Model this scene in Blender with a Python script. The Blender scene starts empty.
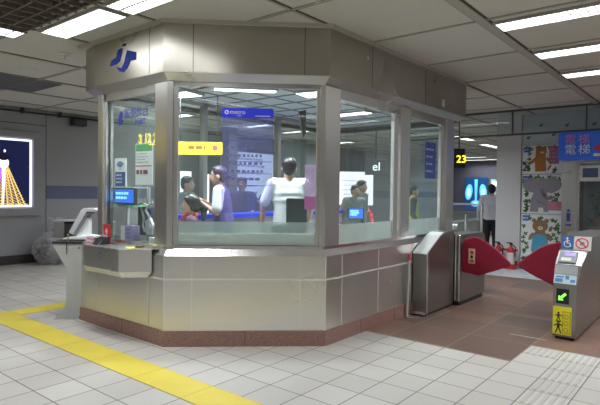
import bpy, bmesh, math, random
from mathutils import Vector, Matrix
random.seed(7)
PI = math.pi
S = bpy.context.scene
COL = S.collection

# ------------------------------------------------------------------ camera
cam = bpy.data.cameras.new('camera'); camo = bpy.data.objects.new('camera', cam); COL.objects.link(camo)
def cam_axes(yaw, pitch, roll):
    cy, sy = math.cos(yaw), math.sin(yaw)
    fw = Vector((sy*math.cos(pitch), cy*math.cos(pitch), math.sin(pitch)))
    rt = Vector((cy, -sy, 0)); up = rt.cross(fw)
    c, s = math.cos(roll), math.sin(roll)
    return c*rt+s*up, -s*rt+c*up, fw
r_, u_, f_ = cam_axes(math.radians(-39.246), math.radians(-1.228), math.radians(0.684))
m = Matrix((r_, u_, -f_)).transposed().to_4x4(); m.translation = Vector((2.786, -3.70, 1.551))
camo.matrix_world = m
cam.sensor_width = 36; cam.lens = 520.32/600*36; cam.clip_start = .05; cam.clip_end = 200
S.camera = camo
# ------------------------------------------------------------------ world, exposure
w = bpy.data.worlds.new('world'); S.world = w; w.use_nodes = True
w.node_tree.nodes['Background'].inputs[0].default_value = (.8, .9, 1, 1)
w.node_tree.nodes['Background'].inputs[1].default_value = .25
S.view_settings.view_transform = 'Standard'; S.view_settings.look = 'None'
S.view_settings.exposure = 0.22; S.view_settings.gamma = 1; S.view_settings.use_curve_mapping = False
LAMP = 2.6           # radiance of the fluorescent diffusers as seen from the side
WATT = 62.0          # light of the tubes per square metre of fitting, sent down by the louvers
try:
    S.cycles.max_bounces = 10; S.cycles.transparent_max_bounces = 24; S.cycles.sample_clamp_indirect = 6
    S.cycles.use_denoising = True; S.cycles.caustics_reflective = False; S.cycles.caustics_refractive = False
except Exception: pass

# ------------------------------------------------------------------ materials
MATS = {}
def mat(name, col, rough=.5, metal=0., emit=0., var=.06, scale=8., stretch=(1, 1, 1), spec=.5, bump=0., ecol=None, alpha=None, trans=0.):
    if name in MATS: return MATS[name]
    M = bpy.data.materials.new(name); M.use_nodes = True; MATS[name] = M
    n, l = M.node_tree.nodes, M.node_tree.links
    b = n['Principled BSDF']
    tc = n.new('ShaderNodeTexCoord'); mp = n.new('ShaderNodeMapping'); mp.inputs['Scale'].default_value = stretch
    ns = n.new('ShaderNodeTexNoise'); ns.inputs['Scale'].default_value = scale; ns.inputs['Detail'].default_value = 4
    l.new(tc.outputs['Object'], mp.inputs['Vector']); l.new(mp.outputs[0], ns.inputs['Vector'])
    cr = n.new('ShaderNodeMix'); cr.data_type = 'RGBA'
    c = tuple(col)
    cr.inputs[6].default_value = tuple(max(0, x*(1-var)) for x in c)+(1,)
    cr.inputs[7].default_value = tuple(min(1, x*(1+var)) for x in c)+(1,)
    l.new(ns.outputs['Fac'], cr.inputs[0]); l.new(cr.outputs[2], b.inputs['Base Color'])
    b.inputs['Roughness'].default_value = rough; b.inputs['Metallic'].default_value = metal
    b.inputs['Specular IOR Level'].default_value = spec
    if emit:
        b.inputs['Emission Color'].default_value = tuple(ecol or c)+(1,); b.inputs['Emission Strength'].default_value = emit
    if bump:
        bp = n.new('ShaderNodeBump'); bp.inputs['Strength'].default_value = bump; bp.inputs['Distance'].default_value = .01
        l.new(ns.outputs['Fac'], bp.inputs['Height']); l.new(bp.outputs[0], b.inputs['Normal'])
    if alpha is not None:
        b.inputs['Alpha'].default_value = alpha
    return M

def steel(name, col=(.56, .55, .53), rough=.3, aniso=.7, patch=.10):
    M = bpy.data.materials.new(name); M.use_nodes = True; MATS[name] = M
    n, l = M.node_tree.nodes, M.node_tree.links; b = n['Principled BSDF']
    tc = n.new('ShaderNodeTexCoord')
    mp = n.new('ShaderNodeMapping'); mp.inputs['Scale'].default_value = (1.2, 1.2, 60)
    ns = n.new('ShaderNodeTexNoise'); ns.inputs['Scale'].default_value = 5; ns.inputs['Detail'].default_value = 3
    l.new(tc.outputs['Object'], mp.inputs[0]); l.new(mp.outputs[0], ns.inputs['Vector'])
    n2 = n.new('ShaderNodeTexNoise'); n2.inputs['Scale'].default_value = 1.7; l.new(tc.outputs['Object'], n2.inputs['Vector'])
    ad = n.new('ShaderNodeMath'); ad.operation = 'MULTIPLY_ADD'; l.new(ns.outputs['Fac'], ad.inputs[0]); ad.inputs[1].default_value = .15; l.new(n2.outputs['Fac'], ad.inputs[2])
    mr = n.new('ShaderNodeMapRange'); mr.inputs[1].default_value = .3; mr.inputs[2].default_value = .85
    mr.inputs[3].default_value = rough*.85; mr.inputs[4].default_value = rough*1.2
    l.new(ad.outputs[0], mr.inputs[0]); l.new(mr.outputs[0], b.inputs['Roughness'])
    mx = n.new('ShaderNodeMix'); mx.data_type = 'RGBA'
    mx.inputs[6].default_value = tuple(x*(1-patch) for x in col)+(1,); mx.inputs[7].default_value = tuple(min(1, x*(1+patch)) for x in col)+(1,)
    l.new(n2.outputs['Fac'], mx.inputs[0]); l.new(mx.outputs[2], b.inputs['Base Color'])
    b.inputs['Metallic'].default_value = .92
    b.inputs['Anisotropic'].default_value = aniso; b.inputs['Anisotropic Rotation'].default_value = .25
    if aniso:
        tg = n.new('ShaderNodeTangent'); tg.direction_type = 'RADIAL'; tg.axis = 'Z'; l.new(tg.outputs[0], b.inputs['Tangent'])
    return M

def math_node(n, l, op, a, b=None, c=None, clamp=False):
    x = n.new('ShaderNodeMath'); x.operation = op; x.use_clamp = clamp
    for i, v in enumerate((a, b, c)):
        if v is None: continue
        if isinstance(v, (int, float)): x.inputs[i].default_value = v
        else: l.new(v, x.inputs[i])
    return x.outputs[0]

def glass(name, tint=(.86, .93, .91), refl=1.0, frost=0., fcol=(.8, .85, .85)):
    """thin pane: clear film with fresnel mirror, optional milky share"""
    M = bpy.data.materials.new(name); M.use_nodes = True; MATS[name] = M
    n, l = M.node_tree.nodes, M.node_tree.links; n.remove(n['Principled BSDF']); out = n['Material Output']
    t = n.new('ShaderNodeBsdfTransparent'); t.inputs[0].default_value = tuple(tint)+(1,)
    g = n.new('ShaderNodeBsdfGlossy'); g.inputs['Roughness'].default_value = .02; g.inputs[0].default_value = (refl,)*3+(1,)
    ge = n.new('ShaderNodeNewGeometry'); dt = n.new('ShaderNodeVectorMath'); dt.operation = 'DOT_PRODUCT'
    l.new(ge.outputs['Normal'], dt.inputs[0]); l.new(ge.outputs['Incoming'], dt.inputs[1])
    c1 = math_node(n, l, 'SUBTRACT', 1.0, math_node(n, l, 'ABSOLUTE', dt.outputs['Value']), clamp=True)
    fz = math_node(n, l, 'MULTIPLY_ADD', math_node(n, l, 'POWER', c1, 5.0), .96, .04)
    mlt = n.new('ShaderNodeMath'); mlt.operation = 'MULTIPLY'; mlt.inputs[1].default_value = 1.0; mlt.use_clamp = True
    l.new(fz, mlt.inputs[0])
    mx = n.new('ShaderNodeMixShader'); l.new(mlt.outputs[0], mx.inputs[0]); l.new(t.outputs[0], mx.inputs[1]); l.new(g.outputs[0], mx.inputs[2])
    last = mx
    if frost:
        d = n.new('ShaderNodeBsdfDiffuse'); d.inputs[0].default_value = tuple(fcol)+(1,)
        tc = n.new('ShaderNodeTexCoord'); ns = n.new('ShaderNodeTexNoise'); ns.inputs['Scale'].default_value = 6; l.new(tc.outputs['Object'], ns.inputs['Vector'])
        mr = n.new('ShaderNodeMapRange'); mr.inputs[3].default_value = frost*.75; mr.inputs[4].default_value = min(1, frost*1.25); l.new(ns.outputs['Fac'], mr.inputs[0])
        m2 = n.new('ShaderNodeMixShader'); l.new(mr.outputs[0], m2.inputs[0]); l.new(mx.outputs[0], m2.inputs[1]); l.new(d.outputs[0], m2.inputs[2]); last = m2
    l.new(last.outputs[0], out.inputs['Surface'])
    return M

def floor_material():
    M = bpy.data.materials.new('floor_tiles'); M.use_nodes = True
    n, l = M.node_tree.nodes, M.node_tree.links; b = n['Principled BSDF']
    A = lambda op, a, b_=None, c=None, cl=False: math_node(n, l, op, a, b_, c, cl)
    tc = n.new('ShaderNodeTexCoord'); sp = n.new('ShaderNodeSeparateXYZ'); l.new(tc.outputs['Object'], sp.inputs[0])
    x, y = sp.outputs[0], sp.outputs[1]
    def grid(T, wd):
        def one(v):
            fr = A('FRACT', A('ADD', A('DIVIDE', v, T), 100.5))      # lines at .5
            return A('LESS_THAN', A('ABSOLUTE', A('SUBTRACT', fr, .5)), wd/T)
        return A('MAXIMUM', one(x), one(y))
    def cell(T):
        cx = A('FLOOR', A('DIVIDE', x, T)); cy = A('FLOOR', A('DIVIDE', y, T))
        cb = n.new('ShaderNodeCombineXYZ'); l.new(cx, cb.inputs[0]); l.new(cy, cb.inputs[1])
        wn = n.new('ShaderNodeTexWhiteNoise'); wn.noise_dimensions = '3D'; l.new(cb.outputs[0], wn.inputs['Vector']); return wn.outputs['Value']
    def mixc(f, a, c):
        mx = n.new('ShaderNodeMix'); mx.data_type = 'RGBA'
        if isinstance(f, (int, float)): mx.inputs[0].default_value = f
        else: l.new(f, mx.inputs[0])
        for i, v in ((6, a), (7, c)):
            if isinstance(v, tuple): mx.inputs[i].default_value = v+(1,)
            else: l.new(v, mx.inputs[i])
        return mx.outputs[2]
    ns = n.new('ShaderNodeTexNoise'); ns.inputs['Scale'].default_value = 1.3; ns.inputs['Detail'].default_value = 5; l.new(tc.outputs['Object'], ns.inputs['Vector'])
    sp2 = n.new('ShaderNodeTexNoise'); sp2.inputs['Scale'].default_value = 90; sp2.inputs['Detail'].default_value = 2; l.new(tc.outputs['Object'], sp2.inputs['Vector'])
    g = mixc(cell(.32), (.53, .505, .465), (.61, .585, .54))
    g = mixc(A('MULTIPLY', ns.outputs['Fac'], .35), g, (.40, .375, .335))
    g = mixc(grid(.32, .0045), g, (.13, .115, .10))
    r = mixc(cell(.64), (.13, .085, .07), (.27, .14, .10))
    r = mixc(A('MULTIPLY', sp2.outputs['Fac'], .55), r, (.13, .10, .085))
    r = mixc(A('MULTIPLY', ns.outputs['Fac'], .35), r, (.26, .18, .145))
    rg = grid(.64, .005)
    r = mixc(A('MULTIPLY', rg, .6), r, (.42, .35, .30))
    # red granite region: beyond y=1.248 (beyond 1.92 right of x=1.28), and right of x=-.3
    m1 = A('GREATER_THAN', y, 1.248); m2 = A('GREATER_THAN', y, 1.92)
    m3 = A('MULTIPLY', m1, A('LESS_THAN', x, 1.283)); mk = A('MULTIPLY', A('MAXIMUM', m3, m2), A('GREATER_THAN', x, -3.0))
    mk = A('MULTIPLY', mk, A('LESS_THAN', y, 9.5))
    l.new(mixc(mk, g, r), b.inputs['Base Color'])
    rr = n.new('ShaderNodeMapRange'); rr.inputs[3].default_value = .34; rr.inputs[4].default_value = .5; l.new(ns.outputs['Fac'], rr.inputs[0])
    rm = A('SUBTRACT', rr.outputs[0], A('MULTIPLY', mk, .08))
    l.new(rm, b.inputs['Roughness']); b.inputs['Specular IOR Level'].default_value = .4
    bp = n.new('ShaderNodeBump'); bp.inputs['Strength'].default_value = .25; bp.inputs['Distance'].default_value = .002
    l.new(A('SUBTRACT', 1.0, A('MAXIMUM', grid(.32, .0035), 0)), bp.inputs['Height']); l.new(bp.outputs[0], b.inputs['Normal'])
    return M

def granite_material():
    M = bpy.data.materials.new('red_granite'); M.use_nodes = True
    n, l = M.node_tree.nodes, M.node_tree.links; b = n['Principled BSDF']
    tc = n.new('ShaderNodeTexCoord'); vo = n.new('ShaderNodeTexNoise'); vo.inputs['Scale'].default_value = 130; vo.inputs['Detail'].default_value = 6
    l.new(tc.outputs['Object'], vo.inputs['Vector'])
    cr = n.new('ShaderNodeValToRGB'); l.new(vo.outputs['Fac'], cr.inputs[0]); l.new(cr.outputs[0], b.inputs['Base Color'])
    e = cr.color_ramp.elements; e[0].position = .38; e[0].color = (.19, .10, .085, 1); e[1].position = .62; e[1].color = (.42, .235, .19, 1)
    b.inputs['Roughness'].default_value = .35
    return M

STEEL = steel('brushed_steel', aniso=0.)
STEEL_L = steel('light_steel', (.76, .75, .72), .30, 0., .05)
STEEL_D = steel('gate_steel', (.32, .31, .29), .34, 0.)
STEEL_F = steel('fascia_steel', (.47, .44, .385), .30, .75)
STEEL_P = steel('polished_steel', (.78, .77, .76), .22, 0., .03)
GLASS = glass('clear_glass', (.95, .985, .975), 1.0, .035, (.60, .68, .65))
GLASS_T = glass('glass_transom', (.90, .94, .95), 1.0, .03, (.7, .75, .78))
FILM = glass('frosted_film', (.88, .94, .92), .8, .95, (.90, .93, .92))
NOTE = glass('translucent_notice', (.82, .82, .98), .6, .10, (.60, .64, .95))
BLOSSOM = glass('translucent_poster', (.80, .72, .90), .6, .5, (.88, .80, .95))
GRAN = granite_material()
WHITE = mat('white_enamel', (.78, .78, .78), .45)
PAINT = mat('ceiling_paint', (.62, .60, .545), .8, var=.03, scale=2)
RAILM = mat('ceiling_rail', (.42, .40, .36), .6, var=.04)
GROOVE = mat('dark_groove', (.07, .065, .055), .8)
WALLM = mat('wall_panel', (.37, .37, .39), .32, .15, var=.05, scale=1.5)
WALLB = mat('wall_blue_band', (.13, .15, .26), .4)
WALLW = mat('wall_white', (.70, .71, .72), .6, var=.03)
DARK = mat('dark_plastic', (.02, .02, .024), .45)
DARKG = mat('dark_grey', (.075, .075, .085), .5)
GREY = mat('grey_plastic', (.24, .24, .25), .5)
LGREY = mat('light_grey', (.50, .50, .51), .5)
PALE = mat('pale_desk', (.74, .80, .78), .35)
CARPET = mat('booth_carpet', (.42, .42, .43), .7)
BLUE = mat('sign_blue', (.03, .07, .42), .45, var=.03)
BLUEL = mat('blue_lit', (.02, .035, .5), .4, emit=.22, ecol=(.03, .05, .8))
BLUEP = mat('blue_paint', (.035, .045, .22), .4)
YEL = mat('yellow_marking', (.74, .60, .08), .55, var=.10, scale=3)
YELS = mat('yellow_sign', (.85, .75, .03), .5)
BLACK = mat('black_ink', (.012, .012, .012), .5)
REDF = mat('red_flap', (.30, .008, .035), .42, var=.08)
RED = mat('red_paint', (.62, .03, .04), .4)
REDG = mat('red_ink', (.72, .07, .10), .5)
PINK = mat('pink_paper', (.86, .30, .50), .5)
WPAP = mat('white_paper', (.82, .82, .82), .6)
LILAC = mat('lilac_text', (.22, .22, .62), .5)
GREEN = mat('leaf_green', (.10, .22, .06), .6, var=.2)
GRNP = mat('green_header', (.10, .38, .12), .5)
BROWN = mat('bear_brown', (.34, .20, .11), .7, var=.1)
ORANGE = mat('dog_orange', (.50, .20, .045), .7, var=.1)
ELE = mat('elephant_grey', (.34, .33, .38), .7, var=.08)
CREAM = mat('cream', (.80, .70, .52), .6)
SKIN = mat('skin', (.55, .33, .24), .55, var=.04)
HAIR = mat('black_hair', (.012, .010, .012), .4, var=.3, scale=30)
SHIRT = mat('white_shirt', (.72, .75, .76), .8, var=.03)
VEST = mat('purple_vest', (.10, .08, .26), .8)
NAVY = mat('dark_trousers', (.02, .02, .03), .8)
GREYC = mat('grey_jacket', (.16, .18, .19), .85)
PLUM = mat('plum_blouse', (.12, .06, .10), .8)
SCREEN = mat('screen_blue', (.01, .03, .15), .3, emit=1.1, ecol=(.03, .16, .8))
SCRT = mat('screen_text', (.4, .8, 1), .3, emit=1.2, ecol=(.25, .65, 1))
LED = mat('green_led', (.1, .9, .1), .3, emit=1.6, ecol=(.25, 1, .08))
LCD = mat('violet_lcd', (.2, .15, .7), .3, emit=.7, ecol=(.25, .18, .95))
LAMPM = mat('lamp_diffuser', (.9, .9, .9), .4, emit=LAMP, ecol=(.90, .96, 1.0))
FRAMEL = mat('lightbox_edge', (.9, .9, .95), .4, emit=1.3, ecol=(.85, .88, 1))
NIGHT = mat('lightbox_night', (.008, .012, .06), .3, emit=.10, ecol=(.03, .05, .35))
GOLD = mat('lightbox_gold', (.8, .6, .2), .4, emit=.75, ecol=(.80, .62, .25))
PURP = mat('lightbox_purple', (.5, .2, .8), .4, emit=1.0, ecol=(.50, .16, .85))
GLOWW = mat('lightbox_white', (.9, .9, .9), .4, emit=1.3, ecol=(.9, .85, .9))
YLIT = mat('sign_yellow_lit', (.9, .8, .05), .4, emit=1.6, ecol=(1, .82, .03))
ORLIT = mat('advert_orange', (.8, .4, .15), .4, emit=.35, ecol=(.95, .42, .15))
WLIT = mat('lit_white', (.9, .95, .95), .4, emit=1.5, ecol=(.82, .95, .92))
CYANL = mat('advert_cyan', (.1, .5, .8), .3, emit=.9, ecol=(.12, .50, .85))
CYAND = mat('advert_deep', (.01, .05, .15), .3, emit=.25, ecol=(.02, .14, .38))
HIVIS = mat('high_visibility', (.55, .72, .05), .7)
BAGM = glass('plastic_film', (.85, .86, .88), 1.6, .26, (.85, .85, .88))
TRASH = mat('trash_mix', (.30, .28, .27), .8, var=.8, scale=25)

# ------------------------------------------------------------------ helpers
class MB:
    def __init__(s): s.bm = bmesh.new(); s.mi = 0
    def _add(s, geom_faces):
        for f in geom_faces: f.material_index = s.mi
    def poly_prism(s, lo, hi):
        """closed prism between two matching rings of 3D points"""
        a = [s.bm.verts.new(p) for p in lo]; b = [s.bm.verts.new(p) for p in hi]; n = len(a); F = []
        F.append(s.bm.faces.new(a[::-1])); F.append(s.bm.faces.new(b))
        for i in range(n): F.append(s.bm.faces.new((a[i], a[(i+1) % n], b[(i+1) % n], b[i])))
        s._add(F); return s
    def box(s, x0, x1, y0, y1, z0, z1):
        q = [(x0, y0), (x1, y0), (x1, y1), (x0, y1)]
        return s.poly_prism([(x, y, z0) for x, y in q], [(x, y, z1) for x, y in q])
    def plan(s, pts, z0, z1):
        return s.poly_prism([(x, y, z0) for x, y in pts], [(x, y, z1) for x, y in pts])
    def fbox(s, F, u0, u1, z0, z1, o0, o1):
        q = [(u0, z0), (u1, z0), (u1, z1), (u0, z1)]
        return s.fprism(F, q, o0, o1)
    def fprism(s, F, uz, o0, o1):
        return s.poly_prism([F(u, z, o0) for u, z in uz], [F(u, z, o1) for u, z in uz])
    def xprof(s, yz, x0, x1):
        return s.poly_prism([(x0, y, z) for y, z in yz], [(x1, y, z) for y, z in yz])
    def tube(s, p0, p1, r0, r1=None, n=16):
        r1 = r0 if r1 is None else r1; p0 = Vector(p0); p1 = Vector(p1); d = (p1-p0).normalized()
        a = d.orthogonal().normalized(); b = d.cross(a)
        ring = lambda p, r: [p+a*r*math.cos(2*PI*i/n)+b*r*math.sin(2*PI*i/n) for i in range(n)]
        return s.poly_prism(ring(p0, r0), ring(p1, r1))
    def path(s, pts, r, n=10):
        for i in range(len(pts)-1): s.tube(pts[i], pts[i+1], r, r, n)
        for p in pts[1:-1]: s.ball(p, (r, r, r), 8)
        return s
    def ball(s, c, rad, seg=16, rot=None):
        mt = Matrix.Translation(Vector(c)) @ (rot.to_4x4() if rot else Matrix.Identity(4)) @ Matrix.Diagonal((*rad, 1))
        g = bmesh.ops.create_uvsphere(s.bm, u_segments=seg, v_segments=max(6, seg//2), radius=1, matrix=mt)
        s._add({f for v in g['verts'] for f in v.link_faces}); return s
    def lathe(s, c, prof, n=24):
        c = Vector(c); rings = []
        for r, z in prof: rings.append([s.bm.verts.new((c.x+r*math.cos(2*PI*i/n), c.y+r*math.sin(2*PI*i/n), c.z+z)) for i in range(n)])
        F = [s.bm.faces.new(rings[0][::-1]), s.bm.faces.new(rings[-1])]
        for a, b in zip(rings, rings[1:]):
            for i in range(n): F.append(s.bm.faces.new((a[i], a[(i+1) % n], b[(i+1) % n], b[i])))
        s._add(F); return s
    def disc(s, F, u, z, ru, rz, o0, o1, n=20, rot=0):
        c, q = math.cos(rot), math.sin(rot)
        pts = []
        for i in range(n):
            a, b = ru*math.cos(2*PI*i/n), rz*math.sin(2*PI*i/n); pts.append((u+a*c-b*q, z+a*q+b*c))
        return s.fprism(F, pts, o0, o1)
    def build(s, name, mats, parent=None, bevel=0., smooth=False, **tags):
        bmesh.ops.recalc_face_normals(s.bm, faces=s.bm.faces)
        if bevel:
            es = [e for e in s.bm.edges if len(e.link_faces) == 2 and e.calc_face_angle(0) > .6]
            try: bmesh.ops.bevel(s.bm, geom=es, offset=bevel, segments=2, affect='EDGES', profile=.5, clamp_overlap=True)
            except Exception: pass
        me = bpy.data.meshes.new(name); s.bm.to_mesh(me); s.bm.free()
        for m_ in (mats if isinstance(mats, (list, tuple)) else [mats]): me.materials.append(m_)
        if smooth:
            for p in me.polygons: p.use_smooth = True
        return link(name, me, parent, **tags)

def link(name, me, parent=None, **tags):
    o = bpy.data.objects.new(name, me); COL.objects.link(o)
    if parent is not None:
        o.parent = parent; o.matrix_parent_inverse = parent.matrix_basis.inverted()
    for k, v in tags.items(): o[k] = v
    return o
def thing(name, label, cat, loc=(0, 0, 0), rz=0, group=None):
    o = bpy.data.objects.new(name, None); COL.objects.link(o); o.location = loc; o.rotation_euler = (0, 0, rz)
    o.empty_display_size = .1; o['label'] = label; o['category'] = cat
    if group: o['group'] = group
    return o
def frame(org, U, N):
    org = Vector(org); U = Vector(U).normalized(); N = Vector(N).normalized()
    def F(u, z, o=0.): return org+U*u+N*o+Vector((0, 0, z))
    F.U = U; F.N = N; F.org = org
    return F
def text(name, s, F, u, z, size, o, mats, parent=None, mirror=False, thick=.001, align='LEFT', bold=0., xs=1., **tags):
    """flat lettering lying on frame F at (u, z)"""
    c = bpy.data.curves.new(name, 'FONT'); c.body = s; c.size = size; c.extrude = thick; c.offset = bold; c.align_x = align
    t = bpy.data.objects.new(name+'_t', c); COL.objects.link(t)
    dg = bpy.context.evaluated_depsgraph_get(); dg.update()
    me = bpy.data.meshes.new_from_object(t.evaluated_get(dg)); bpy.data.objects.remove(t); bpy.data.curves.remove(c)
    B = Matrix((F.U, Vector((0, 0, 1)), F.N)).transposed().to_4x4(); B.translation = F(u, z, o)
    me.transform(B @ Matrix.Diagonal((-xs if mirror else xs, 1, 1, 1)))
    me.materials.clear(); me.materials.append(mats)
    return link(name, me, parent, **tags)

FL = frame((0, -.585, 0), (1, 0, 0), (0, -1, 0))           # left face of the booth, u = x
P_BL, P_BR = Vector((-1.48, -.585, 0)), Vector((-.30, .50, 0))
dv = (P_BR-P_BL).normalized(); WF = (P_BR-P_BL).length
FF = frame(P_BL, dv, (dv.y, -dv.x, 0))                     # front face, u from left corner
FR = frame((-.30, 0, 0), (0, 1, 0), (1, 0, 0))             # right face, u = y
def xpl(x, sgn=1): return frame((x, 0, 0), (0, 1, 0), (sgn, 0, 0))
def ypl(y): return frame((0, y, 0), (1, 0, 0), (0, -1, 0))

# ================================================================== STRUCTURE
HX0, HX1, HY0, HY1, CZ = -8.4, 9.0, -9.5, 22.0, 3.2
MB().box(HX0-.2, HX1, HY0, HY1, -.1, 0).build('floor', floor_material(), kind='structure')
MB().box(HX0-.2, HX1, HY0, HY1, CZ+.001, CZ+.1).build('ceiling', PAINT, kind='structure')
MB().box(HX1, HX1+.1, HY0, HY1, 0, CZ).build('wall_right', WALLM, kind='structure')
MB().box(HX0-.2, HX1, HY0-.1, HY0, 0, CZ).build('wall_back', WALLM, kind='structure')
MB().box(HX0-.2, HX1, HY1, HY1+.1, 0, CZ).build('wall_far', mat('far_wall', (.12, .115, .15), .4), kind='structure')
wl = MB()
wl.box(HX0-.15, HX0, HY0, HY1, 0, CZ)
wl.build('wall_left', WALLM, kind='structure')
gr = MB()
for y in (-4.5, -2.2, -.75, 1.45, 3.85, 4.9, 7.3, 9.7, 12.1, 14.5, 17):
    gr.box(HX0, HX0+.003, y-.006, y+.006, .18, CZ)
gr.box(HX0, HX0+.003, HY0, 1.45, 2.865, 2.88)
gr.build('wall_left_joints', GROOVE, kind='structure')
MB().box(HX0, HX0+.012, 1.46, 4.88, 1.33, 1.61).box(HX0, HX0+.012, 6.4, HY1, 1.33, 1.61).build('trim_1', WALLB, kind='structure')
MB().box(HX0, HX0+.03, HY0, HY1, 0, .18).build('baseboard_left', mat('dark_skirting', (.05, .035, .035), .4), kind='structure')

# ceiling rails
YL = [-9.2, -7.9, -6.6, -5.3, -4.0, -2.68, -1.36, -.085, 1.24, 2.55, 3.86, 5.17, 6.48, 7.8, 9.1, 10.4, 11.7, 13., 14.3, 15.6, 16.9, 18.2, 19.5, 20.8]
XL = [-7.8, -6.55, -5.3, -4.05, -2.82, -1.56, -.30, 2.23, 3.5, 4.76, 6.0, 7.3]
rb = MB(); gb = MB()
for y in YL:
    rb.box(HX0, HX1, y-.014, y+.014, CZ-.012, CZ); gb.box(HX0, HX1, y+.014, y+.042, CZ-.003, CZ)
for x in XL:
    rb.box(x-.014, x+.014, HY0, HY1, CZ-.012, CZ); gb.box(x+.014, x+.036, HY0, HY1, CZ-.003, CZ)
rb.box(.91, 1.0, HY0, HY1, CZ-.016, CZ); gb.box(.892, .91, HY0, HY1, CZ-.004, CZ); gb.box(1.0, 1.02, HY0, HY1, CZ-.004, CZ)
rb.build('ceiling_rails', RAILM, kind='structure'); gb.build('ceiling_grooves', GROOVE, kind='structure')
# ceiling tray hugging the booth
tr = MB()
tr.fbox(FL, -3.05, -1.45, 3.165, CZ, .02, .07); tr.fbox(FF, -.03, WF+.03, 3.165, CZ, .02, .07); tr.fbox(FR, .48, 3.98, 3.165, CZ, .02, .07)
tr.build('trim_2', mat('tray_trim', (.52, .49, .44), .5), kind='structure')
# pillar and poster wall beyond the gates
MB().box(-1.02, -.52, 7.6, 8.1, 0, CZ).build('wall_pillar', WALLW, kind='structure')
MB().box(-.519, 3.6, 7.66, 7.8, 0, CZ).build('wall_poster_side', mat('poster_wall', (.60, .63, .66), .5), kind='structure')

# ------------------------------------------------------------------ ceiling lights
def tube_light(root, sx, sy, z, rz=0., k=1.):
    L = bpy.data.lights.new('tubes', 'AREA'); L.shape = 'RECTANGLE'; L.size = sx; L.size_y = sy
    L.energy = WATT*sx*sy*k; L.color = (.93, .97, 1.0); L.spread = math.radians(150)
    o = bpy.data.objects.new('tubes', L); COL.objects.link(o); o.parent = root; o.location = (0, 0, z-root.location.z); o.rotation_euler = (0, 0, rz)
def light(x0, x1, y0, y1, label, cells=True):
    root = thing('ceiling_light', label, 'ceiling light', ((x0+x1)/2, (y0+y1)/2, CZ), group='fluorescent ceiling lights')
    f = MB(); z0 = CZ-.03
    f.box(x0-.02, x1+.02, y0-.02, y0, z0, CZ); f.box(x0-.02, x1+.02, y1, y1+.02, z0, CZ)
    f.box(x0-.02, x0, y0, y1, z0, CZ); f.box(x1, x1+.02, y0, y1, z0, CZ)
    f.build('frame', RAILM, root)
    MB().box(x0, x1, y0, y1, CZ-.008, CZ-.001).build('diffuser', LAMPM, root)
    tube_light(root, x1-x0, y1-y0, CZ-.02)
    if cells:
        g = MB(); along_x = (x1-x0) > (y1-y0)
        L = (x1-x0) if along_x else (y1-y0); k = int(L/.07)
        for i in range(1, k):
            t = (x0 if along_x else y0)+L*i/k
            if along_x: g.box(t-.005, t+.005, y0, y1, z0+.004, CZ-.010)
            else: g.box(x0, x1, t-.0025, t+.0025, z0+.004, CZ-.010)
        if along_x: g.box(x0, x1, (y0+y1)/2-.012, (y0+y1)/2+.012, z0+.004, CZ-.010)
        else: g.box((x0+x1)/2-.004, (x0+x1)/2+.004, y0, y1, z0+.004, CZ-.010)
        g.build('louver', STEEL_P, root)
    return root
light(-2.76, -1.62, -1.20, -.93, 'bright ceiling light over the left counter, left of the booth logo', cells=False)
light(-1.50, -.36, -1.20, -.93, 'louvered ceiling light at the top edge above the booth logo')
light(-3.20, -2.94, -2.6, -1.29, 'short ceiling light at the left edge beside the dark louvered panel')
light(1.04, 2.16, 1.37, 1.62, 'nearest of the three ceiling lights at upper right')
light(1.04, 2.16, 2.70, 2.97, 'middle of the three ceiling lights at upper right')
light(1.04, 2.16, 4.01, 4.28, 'farthest of the three ceiling lights at upper right')
for i, (x, y, ax) in enumerate([(3.7, -1.2, 1), (3.7, 1.4, 1), (3.7, 4.0, 1), (1.6, -3.9, 1), (-1., -3.9, 1), (4.2, -3.9, 1), (-2, -6.5, 1), (1.2, -6.5, 1), (4.4, -6.5, 1), (6.6, -1.2, 1), (6.6, 3, 1), (-4.3, 1.3, 1), (-4.3, 2.6, 1), (-4.2, 3.9, 1), (-2.9, 5.2, 1), (-1.6, 5.2, 1), (-4.6, 6.5, 1), (5.5, 7.8, 1), (5.5, 13., 1), (7.8, 15.6, 1), (1.6, 9.1, 1), (-7.2, 10.4, 1), (3.3, 5.2, 1), (3.1, 6.45, 1), (2.9, 3.9, 1)]):
    light(x-.57, x+.57, y, y+.26, 'unseen fluorescent ceiling light, added to light the hall', cells=False)  # unseen fittings, several added to brighten the posters and the hall behind the booth
for x, y, lx, ly, lb in [(-6.6, 3.5, .8, .25, 'ceiling light seen through the front glass at its left edge'),
                         (-6.3, 5.75, .8, .25, 'ceiling light seen through the front glass right of the blue header'),
                         (-6.3, 7.25, .9, .2, 'ceiling light seen low through the front glass by its right post'),
                         (-3.25, 11.3, .22, 1.3, 'long ceiling light in the far hall just right of the booth'),
                         (-3.45, 14.2, .22, 1.6, 'second long ceiling light in the far hall left of the white pillar'),
                         (-6.0, 19.4, 1.0, .25, 'far ceiling light low above the dark wall right of the hanging sign'),
                         (-6.2, 21.3, 2.0, .25, 'farthest ceiling light just above the blue poster')]:
    light(x-lx/2, x+lx/2, y-ly/2, y+ly/2, lb, cells=False)

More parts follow.
